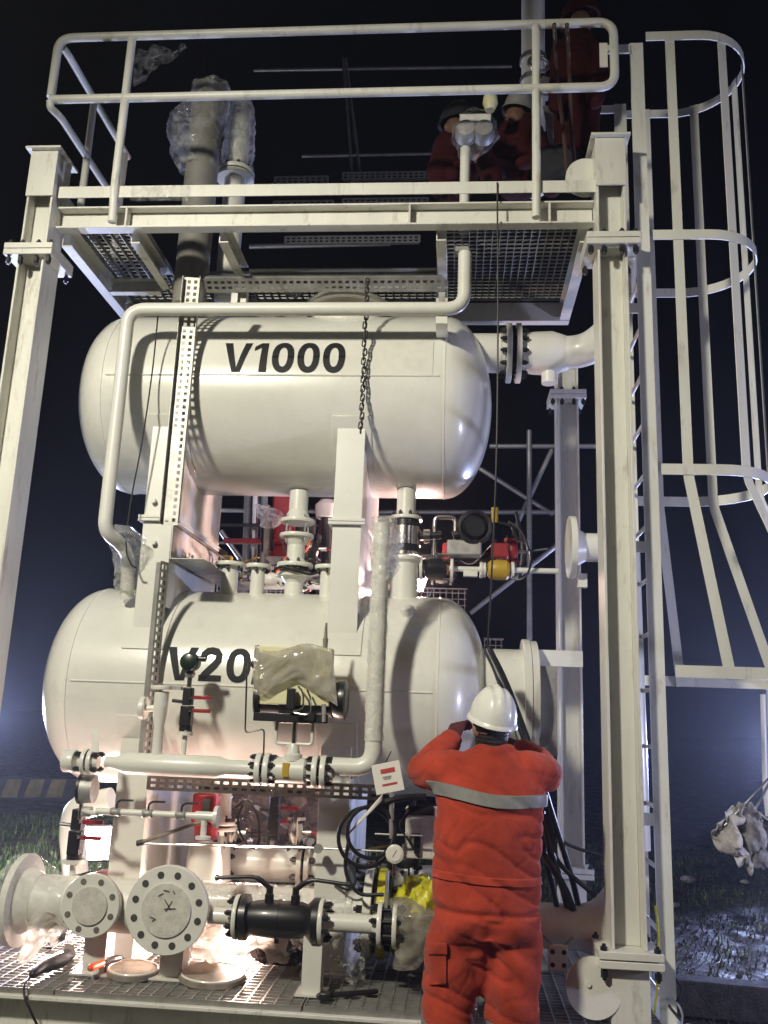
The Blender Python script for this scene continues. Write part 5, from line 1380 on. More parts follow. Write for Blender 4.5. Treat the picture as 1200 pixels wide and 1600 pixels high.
# ================================================================== PIPES AND INSTRUMENTS ON THE PLATFORM
def vpipe(name, label, px, py0, py1, Y, r_, m='cream'):
    x = at(px, (py0+py1)/2, Y).x; t = thing(name, label, 'pipe', V(x, Y, at(px,py1,Y).z))
    MB().cyl(V(x,Y,at(px,py1,Y).z), V(x,Y,at(px,py0,Y).z), r_, n=26).build('pipe', m, t); return t, x
t1, x1_ = vpipe('vent_pipe', 'thick dull vent pipe rising through the platform, capped with film', 311, 140, 480, 5.30, .112, 'ventpipe')
z0, z1 = at(311,142,5.3).z, at(311,270,5.3).z
rings = [(V(x1_+.01,5.3,z0+.03), V(.05,0,0), V(0,.05,0)), (V(x1_+.02,5.3,z0+.02), V(.125,0,0), V(0,.125,0)), (V(x1_+.02,5.3,z0-.08), V(.135,0,0), V(0,.13,0)), (V(x1_-.06,5.3,z0-.22), V(.20,0,0), V(0,.14,0)), (V(x1_-.08,5.3,z0-.40), V(.185,0,0), V(0,.13,0)), (V(x1_-.03,5.3,z1+.02), V(.13,0,0), V(0,.115,0))]
blob(rings, .035, 9, 21, 30, 5).build('film_bag', 'film', t1, smooth=65)
t2, x2_ = vpipe('vent_pipe', 'shorter flanged vent pipe shrouded in bright plastic beside the thick one', 364, 178, 470, 5.55, .078)
zf = at(366,272,5.55).z
flange(t2, V(x2_,5.55,zf), (0,0,1), .135, .03, 8, bolt_r=.014)
flange(t2, V(x2_,5.55,zf-.04), (0,0,-1), .135, .03, 0)
zt2 = at(366,170,5.55).z
rings = [(V(x2_-.02,5.55,zt2+.10), V(.03,0,0), V(0,.03,0)), (V(x2_-.015,5.55,zt2+.06), V(.09,0,0), V(0,.09,0)), (V(x2_,5.55,zt2-.08), V(.105,0,0), V(0,.105,0)), (V(x2_+.005,5.55,zt2-.25), V(.105,0,0), V(0,.105,0)), (V(x2_,5.55,zf+.04), V(.12,0,0), V(0,.12,0))]
blob(rings, .03, 14, 23, 26, 5).build('film_bag', 'film', t2, smooth=65)
t3, x3_ = vpipe('vent_stack', 'tall cream vent stack rising above the handrail at the right', 833, -160, 300, 5.75, .088)
for py in (95, 128):
    MB().lathe(V(x3_,5.75,at(833,py,5.75).z), (0,0,1), [(-.02,.10),(.02,.10)], 24).build('clamp', 'galv', t3)
MB().torus(V(x3_+.03,5.63,at(840,100,5.63).z), (.2,-1,.2), .075, .013, 22, 8).build('shackle', 'galv', t3)
MB().box(V(x3_+.08,5.68,at(858,138,5.68).z), (.09,.05,.16), Matrix.Rotation(.3,3,'Y')).build('bracket', 'galv', t3)
MB().prism([at(848,165,5.6), at(872,165,5.6), at(890,235,5.6), at(862,240,5.6)], (0,.01,0)).build('gusset', 'galv', t3)
ti = thing('wrapped_instrument', 'twin head instrument wrapped in clear film on a short post by the toe board', 'instrument', at(725, 292, 5.0))
x = at(727, 240, 5.0).x
MB().cyl(V(x,5.0,4.62), V(x,5.0,at(727,232,5.0).z), .032, n=16).build('post', 'cream', ti)
for px, mm in ((728, 'galv_dull'), (756, 'galv_dull')):
    c = at(px, 208, 5.0); MB().lathe(c+V(0,.06,0), (0,-1,0), [(0,.05),(.02,.068),(.10,.068),(.12,.055),(.122,.04)], 24).build('housing', mm, ti)
MB().bx(x-.04, x+.16, 4.99, 5.03, at(735,186,5.0).z-.02, at(735,186,5.0).z+.03).build('bracket', 'cream', ti)
rings = [(at(742,178,5.0), V(.06,0,0), V(0,.06,0)), (at(742,192,5.0), V(.13,0,0), V(0,.11,0)), (at(742,215,5.0), V(.145,0,0), V(0,.12,0)), (at(738,232,5.0), V(.09,0,0), V(0,.09,0)), (at(730,246,5.0), V(.05,0,0), V(0,.05,0))]
blob(rings, .03, 13, 25, 26, 5).build('film_bag', 'film_thin', ti, smooth=65)
b = MB(); b.lathe(at(766,158,5.05), (0,0,1), [(-.07,.03),(-.02,.05),(.03,.045),(.06,.02)], 14)
tag(b.build('work_glove_bundle', 'yellowbox'), 'small pale yellow cap above the wrapped instrument', 'cap')
# film rag on the top rail
def rag(u, v):
    px = 208 + 84*u; py = 74 + (58*(1-u)**1.1 + 4)*v; q = at(px, py, YR-.03); return q + V(0, .03*noise.noise(V(u*6,v*6,4))+.02*math.sin(u*11), 0)
o = fold_sheet(rag, 22, 16).build('plastic_rag', 'film_thin', smooth=60); tag(o, 'torn clear plastic rag hanging from the top rail', 'plastic rag')
# film on the toe board
rings = [(at(205+i*10, 302, 4.685), V(0,.012,0), V(0,0,.05)) for i in range(10)]
o = blob(rings, .012, 24, 31, 16, 3).build('plastic_wrap', 'film_thin', smooth=65); tag(o, 'thin glittering film stuck round the toe board', 'plastic wrap')

# ================================================================== WIRES, CHAIN, CABLES
def cable(name, label, pts, r, m, cat='cable', group=None, k=8, smooth_path=True):
    b = MB(); P = [at(*p) for p in pts]; b.tube(catmull(P, k) if smooth_path else P, r, 8)
    return tag(b.build(name, m), label, cat, group)
cable('wire_rope', 'thin dark wire hanging from the toe board past the outlet flanges', [(777,285,4.69),(778,500,4.69),(776,700,4.70),(770,860,4.75),(762,1010,4.85)], .005, 'wire')
cable('lifting_line', 'faint vertical line rising into the dark above the vent pipe', [(321,-40,5.9),(319,60,5.9),(316,140,5.9)], .010, 'wire', smooth_path=False)
cable('instrument_cable', 'thin dark cable slanting down over the left end of V1000', [(247,492,4.98),(238,580,5.0),(222,690,5.02),(205,780,5.02),(197,850,5.02),(204,880,5.03),(214,888,5.05)], .005, 'wire')
# chain: every link a part
ch = thing('chain', 'dark steel chain hanging in front of V1000', 'chain', at(568, 672, 5.04))
lk = None
pt, pb_ = at(574, 440, 5.04), at(564, 672, 5.04)
nl = 34
for i in range(nl):
    s = i/(nl-1); p = pt.lerp(pb_, s); p.x += .004*math.sin(i*1.7)
    if lk is None:
        bb = MB(); L_ = (pb_-pt).length/nl*.78
        bb.tube(fillet([V(-.011,0,-L_), V(-.011,0,L_), V(.011,0,L_), V(.011,0,-L_), V(-.011,0,-L_), V(-.011,0,L_*.5)], .01, 2), .0045, 5); lk = bb.mesh('link', smooth=0)
    o = link('link', lk, 'wire', ch); o.location = p - ORG[ch.name]; o.rotation_euler = (0, .04, (i % 2)*1.57 + .3)
# black cable bundle beside the worker
cabs = [[(764,1012,5.05),(790,1065,4.95),(815,1130,4.85),(840,1200,4.80),(868,1290,4.85),(893,1370,4.95),(905,1420,5.0)],
        [(762,1014,5.06),(782,1060,5.0),(808,1140,4.88),(834,1215,4.82),(858,1320,4.84),(880,1390,4.92),(888,1425,4.98)],
        [(766,1016,5.04),(795,1080,4.9),(824,1160,4.82),(850,1240,4.80),(862,1310,4.84),(875,1350,4.9),(930,1400,4.95)],
        [(760,1018,5.08),(775,1050,5.02),(800,1120,4.9),(845,1230,4.84),(850,1330,4.86),(862,1380,4.92),(872,1425,4.98)],
        [(848,1290,4.84),(880,1315,4.9),(910,1328,4.95),(945,1338,5.0)],
        [(846,1330,4.86),(866,1360,4.82),(885,1395,4.88),(896,1424,4.96)]]
for i, p in enumerate(cabs):
    cable('black_cable', ['topmost black cable curving from V2000 past the right shoulder of the worker', 'thick black cable second from the top beside the worker', 'thin black cable bending towards the column foot beside the worker', 'lowest black cable hugging the back of the worker'][i] if i < 4 else ('single black cable leading right to the tall column' if i == 4 else 'short black cable end beside the hip of the worker'), p, [.016,.018,.013,.015,.009,.02][i], 'rubber', 'cable', 'black cables beside the worker' if i < 4 else None)

# ================================================================== STUFF ON THE DECK AND BESIDE THE WORKER
def lid(label, px, py, R, m):
    c = at(px, py, Z=ZD+.03); r = thing('round_disc', label, 'disc', V(c.x, c.y, ZD), 'caps lying on the deck')
    MB().lathe(V(c.x,c.y,ZD+.004), (0.03,-.04,1), [(0,R*.97),(.003,R),(.028,R),(.031,R*.9),(.034,R*.88)], 44).build('disc', m, r)
    MB().torus(V(c.x,c.y,ZD+.036), (0.03,-.04,1), R*.93, .006, 44, 6).build('rim', 'cream', r)
lid('dark disc cap lying on the deck under the smaller blind flange', 208, 1514, .135, 'rust')
lid('rusty pale disc cap lying on the deck under the larger blind flange', 332, 1521, .175, 'rust')
def tool(name, label, cat, pts, rads, m, extra=None):
    b = MB(); limb(b, [at(*p) for p in pts], rads, 12); r = thing(name, label, cat, at(*pts[0])); b.build('body', m, r); 
    if extra: extra(r)
    return r
zt = ZD+.03
def dk(px, py, h=.03): 
    q = at(px, py, Z=ZD+h); return q
gr = thing('angle_grinder', 'black angle grinder lying on the deck, far lower left', 'tool', dk(85,1508))
b = MB(); limb(b, [dk(108,1492,.05), dk(90,1502,.05), dk(66,1512,.045), dk(52,1522,.04)], [.032,.040,.030,.022], 14); b.build('body', 'black', gr)
MB().cyl(dk(107,1486,.03), dk(107,1486,.075), .035, n=16).build('gear_head', 'galv_dull', gr)
cable('power_cord', 'black power cord running from the grinder over the skid edge', [(52,1522,4.80),(40,1535,4.62),(38,1555,4.56),(48,1580,4.55),(62,1610,4.55)], .006, 'rubber')
pl = thing('cutter_tool', 'tool with orange grip and black head on the dark disc cap', 'tool', dk(165,1506))
b = MB(); limb(b, [dk(142,1512,.06), dk(160,1505,.06)], [.018,.018], 12); b.build('grip', 'orangetool', pl)
b = MB(); limb(b, [dk(162,1505,.06), dk(176,1499,.065), dk(186,1497,.06)], [.014,.02,.016], 12); b.build('head', 'black', pl)
hm = thing('pipe_wrench', 'dark wrench lying on the grating left of the worker', 'tool', dk(545,1556))
b = MB(); limb(b, [dk(498,1556,.02), dk(545,1553,.02), dk(588,1549,.02)], [.013,.014,.012], 10); b.build('handle', 'black', hm)
b = MB(); b.box(dk(508,1556,.025), (.06,.05,.035)); b.build('jaw', 'black', hm, bevel=.006)
# brown plank-like beam behind header
b = MB(); p0 = at(155, 1367, 5.3); p1 = at(226, 1368, 5.3); b.bar(p0-V(0,0,.0), p1, .05, .10, (0,0,1)); tag(b.build('primer_bar', 'brown'), 'brown primed steel bar lying behind the blind flanges', 'bar')
# crumpled film lying on deck
def dfilm(u, v):
    q = at(120+260*u, 1490+42*v+8*math.sin(u*9), Z=ZD+.012); return q + V(0,0,max(.0, .06*noise.noise(V(u*9,v*4,5))+.03*abs(noise.noise(V(u*22,v*9,5)))))
o = fold_sheet(dfilm, 60, 16).build('plastic_sheet', 'film_thin', smooth=60); tag(o, 'crumpled clear film lying on the deck round the disc caps', 'plastic sheet')
def wfilm(u, v):
    q = at(515+55*u, 1465+70*v, 4.98); return q + V(.0, .10*noise.noise(V(u*4,v*4,15))+.04*noise.noise(V(u*13,v*13,1)), 0)
o = fold_sheet(wfilm, 22, 24).build('plastic_sheet', 'film', smooth=60); tag(o, 'loose clear film hanging beside the support post under the ball valve', 'plastic sheet')

# gauges, junction box, cable coil left of the worker
jb = thing('junction_box', 'pale grey junction box half hidden by the worker', 'box', at(660, 1335, 5.15))
c = at(662, 1300, 5.15); MB().box(c, (.20,.10,.27)).build('case', 'blind', jb, bevel=.008)
MB().box(at(658,1266,5.09), (.14,.012,.05)).build('window', 'black', jb)
MB().box(at(652,1318,5.09), (.035,.03,.10)).build('latch', 'black', jb)
pg = thing('dial_gauge', 'small round white dial gauge left of the worker', 'gauge', at(617, 1352, 4.95))
c = at(617, 1334, 4.95); MB().lathe(c+V(0,.02,0), (0,-1,0), [(0,.045),(.035,.048),(.038,.043)], 26).build('case', 'cream', pg)
MB().cyl(c+V(0,-.0195,0), c+V(0,-.021,0), .036, n=26).build('dial', 'card', pg)
MB().bar(c+V(-.01,-.0215,-.015), c+V(.01,-.0215,.02), .003, .001, (1,0,0)).build('needle', 'letter', pg)
MB().tube([c+V(0,.0,-.045), c+V(0,0,-.11)], .010, 8).build('stem', 'stainless', pg)
cl = thing('cable_coil', 'coil of black cable hung under V2000 beside the worker', 'cable', at(575, 1350, 4.98))
for cxp, cyp, R, dy in ((572, 1308, .15, 0), (580, 1300, .13, -.02)):
    MB().torus(at(cxp, cyp, 4.98+dy), (.3,-1,.1), R, .011, 40, 8).build('loop', 'rubber', cl)
MB().tube(catmull([at(545,1310,4.97), at(540,1360,4.95), at(560,1395,4.93), at(600,1398,4.93)]), .010, 8).build('tail', 'rubber', cl)
MB().tube(catmull([at(580,1260,4.97), at(620,1248,5.0), at(665,1244,5.05)]), .018, 8).build('lead', 'rubber', cl)
def strp(u, v):
    a, b_ = at(598,1240,4.95), at(545,1300,4.95); q = a.lerp(b_, u); return q + V(0,-.02*math.sin(u*6),-.035*v*(1-u*.6))
o = fold_sheet(strp, 18, 3).build('tape_strip', 'card', smooth=60); tag(o, 'white tape strip tied round the cable coil', 'tape')
o.modifiers.new('t','SOLIDIFY').thickness = .002
tb = thing('tubing_run', 'thin stainless tubing crossing in front of the right vessel leg', 'tubing', at(560, 1330, 5.05))
MB().tube([at(222,1318,5.05), at(495,1325,5.05), at(600,1330,5.05)], .006, 8).build('tube', 'stainless', tb)
MB().cyl(at(497,1326,5.08), at(497,1326,5.02), .026, n=14).build('bracket', 'galv_dull', tb)
MB().tube([at(586,1303,5.0), at(660,1306,5.0)], .006, 8).build('tube', 'stainless', tb)
MB().tube([at(612,1235,5.0), at(612,1310,5.0)], .014, 8).build('conduit', 'galv_dull', tb)
MB().tube(catmull([at(368,1262,5.4), at(385,1250,5.4), at(402,1275,5.4), at(405,1310,5.4), at(396,1326,5.4), at(378,1308,5.4), at(372,1280,5.4), at(380,1256,5.4)]), .008, 8).build('hose_loop', 'rubber', tb)
# lower right pipe with flared end into the column
rp = thing('flared_pipe', 'stained cream pipe flaring into the foot of the tall column', 'pipe', at(890, 1480, 5.0))
zr_ = at(890, 1448, 5.0).z; rx = lambda px: at(px, 1448, 5.0).x
MB().lathe(V(rx(760),5.0,zr_), (1,0,0), [(0,.11),(rx(905)-rx(760),.11),(rx(925)-rx(760),.13),(rx(940)-rx(760),.17),(rx(952)-rx(760),.22)], 30).build('pipe', 'cream', rp)
MB().lathe(V(rx(812),5.0,zr_), (1,0,0), [(0,.15),(.03,.15)], 24).build('collar', 'cream', rp)
fl = thing('flange_plate', 'small four bolt flange plate standing on the grating right of the worker', 'flange', at(872, 1520, 4.85))
c = at(872, 1497, 4.85); MB().box(c, (.10,.02,.13)).build('plate', 'cream', fl, bevel=.01)
for dx in (-.028,.028):
    for dz in (-.03,.03): MB().cyl(c+V(dx,-.0105,dz), c+V(dx,-.0125,dz), .012, n=12).build('bolt_hole', 'bolt', fl)
for s in (-1,1): MB().bar(c+V(s*.03,0,.06), c+V(s*.075,0,.10), .012, .012, (1,0,0)).build('rod', 'galv', fl)
MB().box(at(895,1530,4.85), (.07,.06,.07)).build('shim', 'card', fl, bevel=.015)
dc = thing('end_disc', 'cream round end plate leaning against the column foot', 'disc', at(925, 1580, 4.62))
MB().lathe(at(928,1543,4.66), (.1,-1,.1), [(-.012,.135),(.012,.135)], 40).build('disc', 'cream', dc)
MB().lathe(at(919,1538,4.645), (.1,-1,.1), [(0,.012),(.01,.012)], 10).build('boss', 'cream', dc)

# film rag tied low on the ladder and green hose
cable('green_hose', 'thin yellow green hose hanging on the ladder foot', [(1024,1415,4.76),(1028,1450,4.75),(1029,1500,4.75),(1026,1550,4.75),(1022,1585,4.75)], .006, 'limeplastic')
cable('loose_cable', 'black cable curling on the ground at the ladder foot', [(1042,1510,4.9),(1062,1540,4.85),(1060,1560,4.8),(1045,1570,4.8),(1070,1600,4.7)], .007, 'rubber')
cable('pale_wire', 'pale looped wire on the ground beside the ladder foot', [(1040,1560,4.8),(1056,1566,4.75),(1066,1585,4.7),(1062,1610,4.6)], .005, 'galv')

# ================================================================== THINGS SEEN BETWEEN AND BEHIND THE VESSELS
ra = thing('red_actuator', 'tall red valve actuator behind the spool between the vessels', 'valve', at(445, 930, 6.7))
b = MB(); b.bx(at(428,800,6.7).x, at(460,800,6.7).x, 6.62, 6.80, at(445,905,6.7).z, at(445,765,6.7).z); b.build('housing', 'red', ra, bevel=.02)
MB().cyl(at(418,862,6.6), at(418,795,6.6), .05, n=16).build('cylinder', 'black', ra)
MB().box(at(440,878,6.5), (.22,.16,.06)).build('bracket', 'galv_dull', ra, bevel=.01)
r = blob([(at(405,790,6.45), V(.04,0,0), V(0,.04,0)), (at(420,800,6.45), V(.10,0,0), V(0,.08,0)), (at(425,812,6.45), V(.09,0,0), V(0,.08,0)), (at(420,825,6.45), V(.04,0,0), V(0,.04,0))], .04, 15, 41, 22, 4)
tag(r.build('plastic_wrap', 'film', smooth=65), 'small crumpled film beside the red actuator', 'plastic wrap')
rt = thing('rear_pipes', 'dark vertical pipes behind the gap left of the red actuator', 'pipe', at(395, 930, 7.0))
for px, r_, mm in ((386, .03, 'galv_dull'), (398, .042, 'stainless'), (412, .03, 'galv_dull')):
    MB().cyl(at(px-3,935,7.0), at(px+3,700,7.0), r_, n=14).build('pipe', mm, rt)
MB().tube([at(345,830,6.8), at(395,900,6.8)], .02, 8).build('brace', 'galv', rt)
MB().tube([at(340,848,6.9), at(420,848,6.9)], .012, 8).build('rail', 'galv_dull', rt)
rm = thing('rear_valve', 'dark rear valve seen right of the spool between the vessels', 'valve', at(508, 930, 6.6))
MB().cyl(at(512,905,6.6), at(512,800,6.6), .055, n=16).build('column', 'black', rm)
MB().lathe(at(512,800,6.6), (0,0,1), [(-.05,.09),(.05,.10),(.09,.06)], 20).build('cap', 'cream', rm)
MB().box(at(495,915,6.5), (.16,.12,.05)).build('clamp', 'stainless', rm)
yv = thing('yellow_valve', 'small yellow valve beside the galvanised tray between the vessels', 'valve', at(352, 925, 6.2))
MB().box(at(352,878,6.2), (.10,.08,.09)).build('head', 'yellow', yv, bevel=.012)
MB().lathe(at(360,905,6.2), (1,0,0), [(-.06,.03),(-.02,.045),(.04,.045),(.08,.03)], 16).build('body', 'yellow', yv)
MB().cyl(at(352,868,6.2), at(344,862,6.2), .03, n=10).build('knob', 'black', yv)
def mesh_panel(label, px0, px1, py0, py1, Y, step):
    r = thing('mesh_panel', label, 'mesh panel', at((px0+px1)/2, py1, Y))
    A = at(px0, py1, Y); B = at(px1, py0, Y); b = MB()
    x = A.x
    while x <= B.x+1e-4: b.bx(x-.003, x+.003, Y-.003, Y+.003, A.z-.1, B.z); x += step
    z = A.z-.1
    while z <= B.z+1e-4: b.bx(A.x, B.x, Y-.0085, Y-.0035, z-.003, z+.003); z += step
    o = b.build('wire_mesh', 'galv', r, smooth=0); o['kind'] = 'stuff'
    MB().bx(A.x-.006, B.x+.006, Y-.012, Y+.006, B.z+.002, B.z+.010).build('top_edge', 'galv', r)
mesh_panel('wire mesh panel standing behind V2000 at the right of the spool valve', 648, 729, 922, 952, 6.4, .045)
mesh_panel('wire mesh panel behind the small nozzles left of the spool', 405, 446, 906, 936, 6.4, .04)
mesh_panel('narrow wire mesh panel behind V2000 beside the yellow valve', 338, 382, 910, 936, 6.4, .04)
mesh_panel('wire mesh panel above the manway flange on V2000', 757, 786, 1000, 1030, 6.5, .04)

# ================================================================== WORK LAMPS under the lower vessel
def work_lamp(label, pos, target, energy, col, size):
    pos = Vector(pos); d = (Vector(target)-pos).normalized(); r = thing('work_lamp', label, 'lamp', V(pos.x, pos.y, ZD))
    u, v, a = frame(d); R = Matrix((u, v, a)).transposed()
    MB().box(pos-d*.05, (size*1.15, size*.9, .08), R).build('housing', 'black', r, bevel=.01)
    MB().box(pos-d*.006, (size, size*.75, .006), R).build('lens', 'glasslens', r)
    MB().bar(V(pos.x,pos.y,ZD+.005), pos-d*.09, .03, .02, (1,0,0)).build('stand', 'black', r)
    l = lamp('work_lamp_light', 'AREA', pos+d*.01, Vector(target), energy, col, size*.8)
    l.data.spread = math.radians(175)
    return r
work_lamp('glaring work lamp on the deck behind the black ball valve', at(380, 1452, 5.55), (-1.35, 5.0, 0.55), 55, (1, .66, .54), .26)
work_lamp('glaring work lamp behind the left leg of V2000', at(138, 1318, 6.6), (-1.9, 5.2, 0.6), 28, (1, .68, .58), .30)

work_lamp('small glaring work lamp under the open flange, lower left', at(80, 1448, 5.35), (-2.3, 4.6, 0.75), 22, (1, .74, .66), .12)
work_lamp('small glaring lamp behind V2000 at the right, above its shoulder', at(652, 914, 6.75), (-1.0, 5.9, 3.1), 34, (1, .64, .54), .14)
def bfilm(u, v):
    q = at(345+225*u, 1238+130*v, 6.35); return q + V(0, .10*noise.noise(V(u*5,v*3,25)) + .05*(1-abs(noise.noise(V(u*9,v*6,2)))*2), .01*math.sin(u*20))
o = fold_sheet(bfilm, 60, 36).build('plastic_sheet', 'film_brown', smooth=60); tag(o, 'brownish plastic sheet glittering between the legs of V2000', 'plastic sheet')
# ================================================================== RIGHT BACKGROUND
rc = thing('rag_on_wires', 'dirty white cloth snagged on guy wires at the right edge', 'cloth', at(1165, 1345, 7.0))
def rag2(u, v):
    w_ = (.35+.65*math.sin(min(1, v*1.5)*math.pi/2))*(1-.75*max(0, v-.45)/.55)
    c = at(1162+12*v, 1258+95*v, 7.0); f = (u-.5)
    return c + V(f*.52*w_ + .05*noise.noise(V(u*5,v*7,15)), .07*math.sin(f*17+v*5)*w_ + .09*noise.noise(V(u*6,v*5,5)) + .04*noise.noise(V(u*14,v*12,3)), .09*noise.noise(V(u*5,v*4,8)) + .04*noise.noise(V(u*13,v*11,2)))
o = fold_sheet(rag2, 44, 44).build('cloth', 'cloth', rc, smooth=80); o.modifiers.new('t','SOLIDIFY').thickness = .006
gw = thing('guy_wires', 'pale guy wires slanting to the right edge above the cloth', 'wire', at(1135, 1292, 7.0))
MB().tube([at(1132,1290,7.0), at(1205,1212,7.0)], .008, 6).build('wire', 'galv', gw)
MB().tube([at(1178,1268,7.0), at(1212,1205,7.0)], .010, 6).build('wire', 'galv', gw)
ms = thing('mast', 'pale lamp mast at the right edge below the cage', 'mast', at(1196, 1245, 7.4))
MB().tube([at(1206,1330,7.4), at(1196,1235,7.4), at(1192,1085,7.4)], .022, 10).build('pole', 'cream', ms)
MB().tube([at(1214,1330,7.4), at(1206,1235,7.4), at(1200,1060,7.4)], .016, 10).build('stay', 'cream', ms)
tm = thing('timber_beam', 'dark timber beam lying on the ground right of the ladder', 'timber', at(1120, 1590, Z=0.0))
a_, b_ = at(1040,1530,Z=.16), at(1330,1556,Z=.16)
MB().bar(a_-V(0,0,.08), b_-V(0,0,.08), .20, .16, (0,0,1)).build('beam', 'timber', tm, bevel=.01)
for i, (px, py, s) in enumerate(((1075,1378,.09),(1165,1380,.05),(1052,1416,.05),(1135,1545,.06))):
    c = at(px, py, Z=.03); r = blob([(c, V(s*.6,0,0), V(0,s*.6,0)), (c+V(0,0,s*.3), V(s,0,0), V(0,s*.8,0)), (c+V(0,0,s*.7), V(s*.3,0,0), V(0,s*.3,0))], s*.5, 16, 60+i, 14, 3)
    tag(r.build('paper_scrap', 'cloth', smooth=60), ['white paper scrap on the ground, largest one beyond the ladder', 'white scrap at the right edge of the ground', 'small scrap close behind the ladder stile', 'pale scrap by the timber beam'][i], 'litter', 'litter on the ground')

# ------------------------------------------------------------------ more plant in the gaps
def small_valve(label, px, py, Y, s, body, lever, horiz=True):
    c = at(px, py, Y); r = thing('small_valve', label, 'valve', c-V(0,0,.05*s)); ax = V(1,0,0) if horiz else V(0,0,1)
    MB().lathe(c-ax*.07*s, ax, [(0,.045*s),(.015*s,.045*s),(.016*s,.026*s),(.04*s,.03*s),(.06*s,.036*s),(.08*s,.036*s),(.10*s,.03*s),(.124*s,.026*s),(.125*s,.045*s),(.14*s,.045*s)], 16).build('body', body, r)
    up = V(0,0,1) if horiz else V(1,0,0)
    MB().cyl(c, c+up*.075*s, .012*s, n=10).build('stem', 'stainless', r)
    MB().bar(c+up*.075*s, c+up*.085*s+V(.11*s,-.03*s,.015*s), .018*s, .008*s, (0,1,0)).build('lever', lever, r)
    for sg in (-1, 1):
        for an in (.7, 2.4, 3.9, 5.5):
            u, v, a = frame(ax); bolt(r, c+ax*sg*.062*s+(u*math.cos(an)+v*math.sin(an))*.038*s, ax, .007*s, .035*s)
    return r
for lab, px, py, Y, s, bm_, lv, hz_ in (
    ('small white valve with black lever left of the spool foot', 424, 905, 5.95, 1.2, 'cream', 'black', True),
    ('steel valve with yellow lever behind the first small nozzle', 378, 896, 6.0, 1.1, 'stainless', 'yellow', True),
    ('small steel valve with red lever between spool and right post', 497, 905, 5.95, 1.1, 'stainless', 'red', True),
    ('black valve with red lever high behind the spool', 488, 858, 6.2, 1.4, 'black', 'red', False),
    ('yellow bodied valve low behind the right post', 598, 905, 6.1, 1.2, 'yellow', 'black', True),
    ('steel valve with red lever under the gearbox of the spool valve', 690, 905, 5.95, 1.0, 'stainless', 'red', True),
    ('red bodied small valve right of the black handwheel', 800, 862, 5.85, 1.2, 'red', 'black', False),
    ('small steel valve under V2000 right of the pink lit pipe', 462, 1300, 5.7, 1.3, 'stainless', 'red', False),
    ('small steel valve with yellow lever under V2000 near the right leg', 575, 1352, 5.5, 1.2, 'stainless', 'yellow', True),
    ('small black valve on the floor pipe left of the junction box', 632, 1345, 5.3, 1.2, 'black', 'red', True),
    ('small steel valve beside the red actuator under V2000', 362, 1300, 5.7, 1.2, 'stainless', 'black', False)):
    small_valve(lab, px, py, Y, s, bm_, lv, hz_)
def rearpipe(label, pts, r_, m, fl=()):
    P = [at(*p) for p in pts]; t = thing('process_pipe', label, 'pipe', P[0])
    MB().tube(fillet(P, .12, 6), r_, 16).build('pipe', m, t)
    for (p, ax, R) in fl: flange_pair(t, at(*p), ax, R, .022, .012, 8, hubr=r_, bolt_r=.011)
rearpipe('white pipe running low behind the small nozzles', [(345,915,6.3),(640,915,6.3)], .03, 'cream', [((470,915,6.3),(1,0,0),.075), ((590,915,6.3),(1,0,0),.075)])
rearpipe('thin red pipe behind the gap between the vessels', [(350,845,6.6),(480,846,6.6),(482,925,6.6)], .022, 'red')
rearpipe('white elbow pipe left under V2000 behind the gauge', [(175,1250,5.5),(118,1262,5.5),(112,1300,5.5),(118,1365,5.5)], .075, 'cream')
rearpipe('white riser pipe under V2000 behind the red valve', [(352,1235,5.7),(350,1330,5.7),(350,1400,5.7)], .04, 'cream', [((351,1290,5.7),(0,0,1),.085)])
rearpipe('white floor pipe right of the right leg under V2000', [(560,1368,5.6),(690,1372,5.6)], .07, 'cream', [((640,1370,5.6),(1,0,0),.13)])
rearpipe('slanting white brace tube under V2000', [(385,1250,6.4),(480,1310,6.4)], .018, 'cream')
M['blackbag'] = mat('black_plastic', (0.03,0.022,0.018), 0.18, bump=0.6, bscale=18)
rings = [(at(395,1480,5.3), V(.04,0,0), V(0,.05,0)), (at(410,1478,5.3), V(0,.12,0), V(0,0,.07)), (at(440,1482,5.3), V(0,.13,0), V(0,0,.085)), (at(465,1486,5.3), V(0,.10,0), V(0,0,.06)), (at(478,1490,5.3), V(0,.03,0), V(0,0,.02))]
tag(blob(rings, .05, 9, 71, 24, 5).build('plastic_bag', 'blackbag', smooth=60), 'crumpled black plastic bag on the deck behind the ball valve', 'bag')
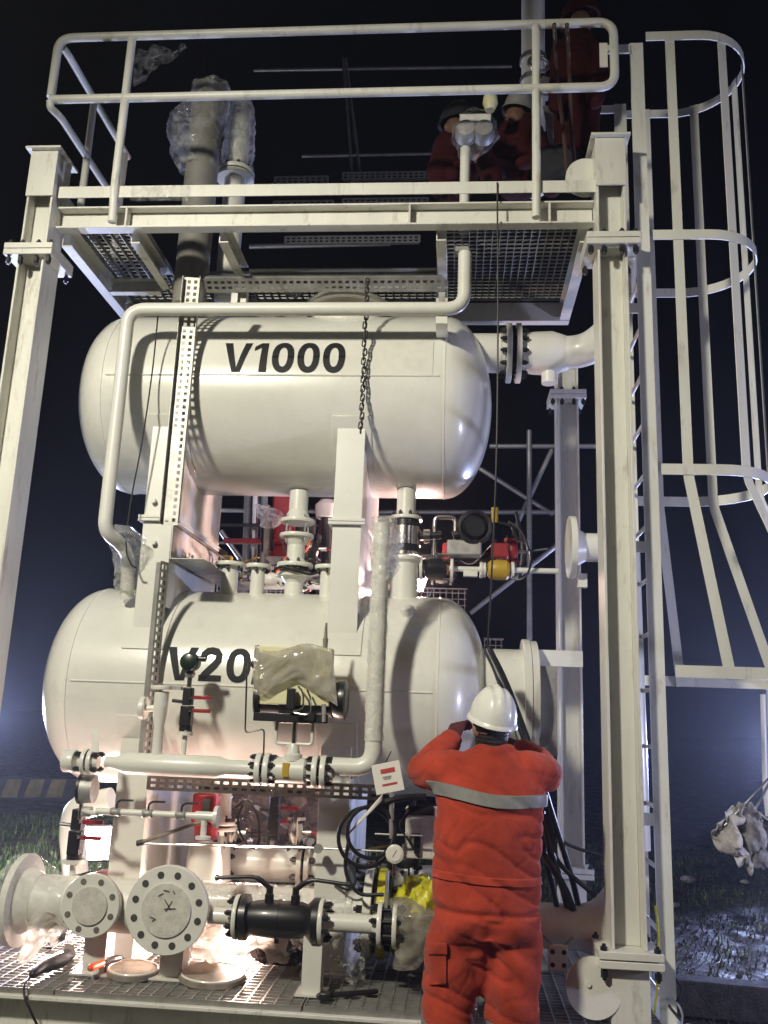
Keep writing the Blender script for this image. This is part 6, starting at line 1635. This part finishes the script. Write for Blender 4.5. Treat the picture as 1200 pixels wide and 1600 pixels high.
for i, pts in enumerate(([(540,1345,5.15),(556,1372,5.1),(545,1390,5.1),(520,1380,5.15)], [(640,1268,5.0),(625,1290,5.0),(640,1315,5.0),(655,1340,5.0)], [(440,845,5.9),(452,868,5.8),(470,872,5.7),(492,880,5.75),(505,900,5.8)])):
    cable('control_cable', ['short black cable looping beside the right leg of V2000', 'black cable hanging over the junction box', 'black cable strung behind the pipe spool'][i], pts, .007, 'rubber')

for i, (lab, pts, r_, m) in enumerate((
    ('dark conduit crossing high behind the spool', [(345,820,6.9),(520,822,6.9)], .016, 'black'),
    ('rusty tube standing behind the second nozzle', [(414,930,6.5),(418,790,6.5)], .022, 'rust'),
    ('dark tube standing just left of the right post', [(500,930,6.7),(505,780,6.7)], .03, 'black'),
    ('thin copper coloured line bent behind the spool flanges', [(430,900,6.1),(446,868,6.1),(478,866,6.1),(486,840,6.1)], .008, 'orangetool'),
    ('dark horizontal tube behind the stainless valve', [(585,868,6.8),(745,872,6.8)], .028, 'black'),
    ('red pipe stub behind the yoke of the stainless valve', [(700,905,6.6),(702,850,6.6)], .05, 'red'),
    ('thin steel line curving below the handwheel', [(715,872,5.7),(735,884,5.68),(752,868,5.66),(770,850,5.66)], .007, 'stainless'),
    ('dark hose rising behind the red small valve', [(812,905,6.2),(818,850,6.2),(806,800,6.2)], .014, 'black'))):
    rearpipe(lab, pts, r_, m)
b = MB(); b.box(at(742,862,5.75), (.30,.16,.15)); 
tag(b.build('valve_gear_case', 'black', bevel=.02), 'dark gear case below the black handwheel', 'gear case')
b = MB(); b.box(at(478,842,6.4), (.13,.12,.32)); tag(b.build('motor_case', 'black', bevel=.02), 'dark motor case behind the spool', 'motor')

# ------------------------------------------------------------------ haze
hz = MB(); hz.bx(-60, 60, -30, 90, -1.2, 14)
def haze_mat():
    m = bpy.data.materials.new('night_haze'); m.use_nodes = True; n = m.node_tree; n.nodes.clear()
    out = n.nodes.new('ShaderNodeOutputMaterial'); v = n.nodes.new('ShaderNodeVolumePrincipled')
    v.inputs['Color'].default_value = (0.85, 0.88, 1.0, 1); v.inputs['Density'].default_value = 0.0029; v.inputs['Anisotropy'].default_value = 0.62
    n.links.new(v.outputs[0], out.inputs['Volume']); return m
o = hz.build('haze', haze_mat(), smooth=0); o['kind'] = 'stuff'; o['label'] = 'thin damp night haze lit by the floodlights'; o['category'] = 'haze'
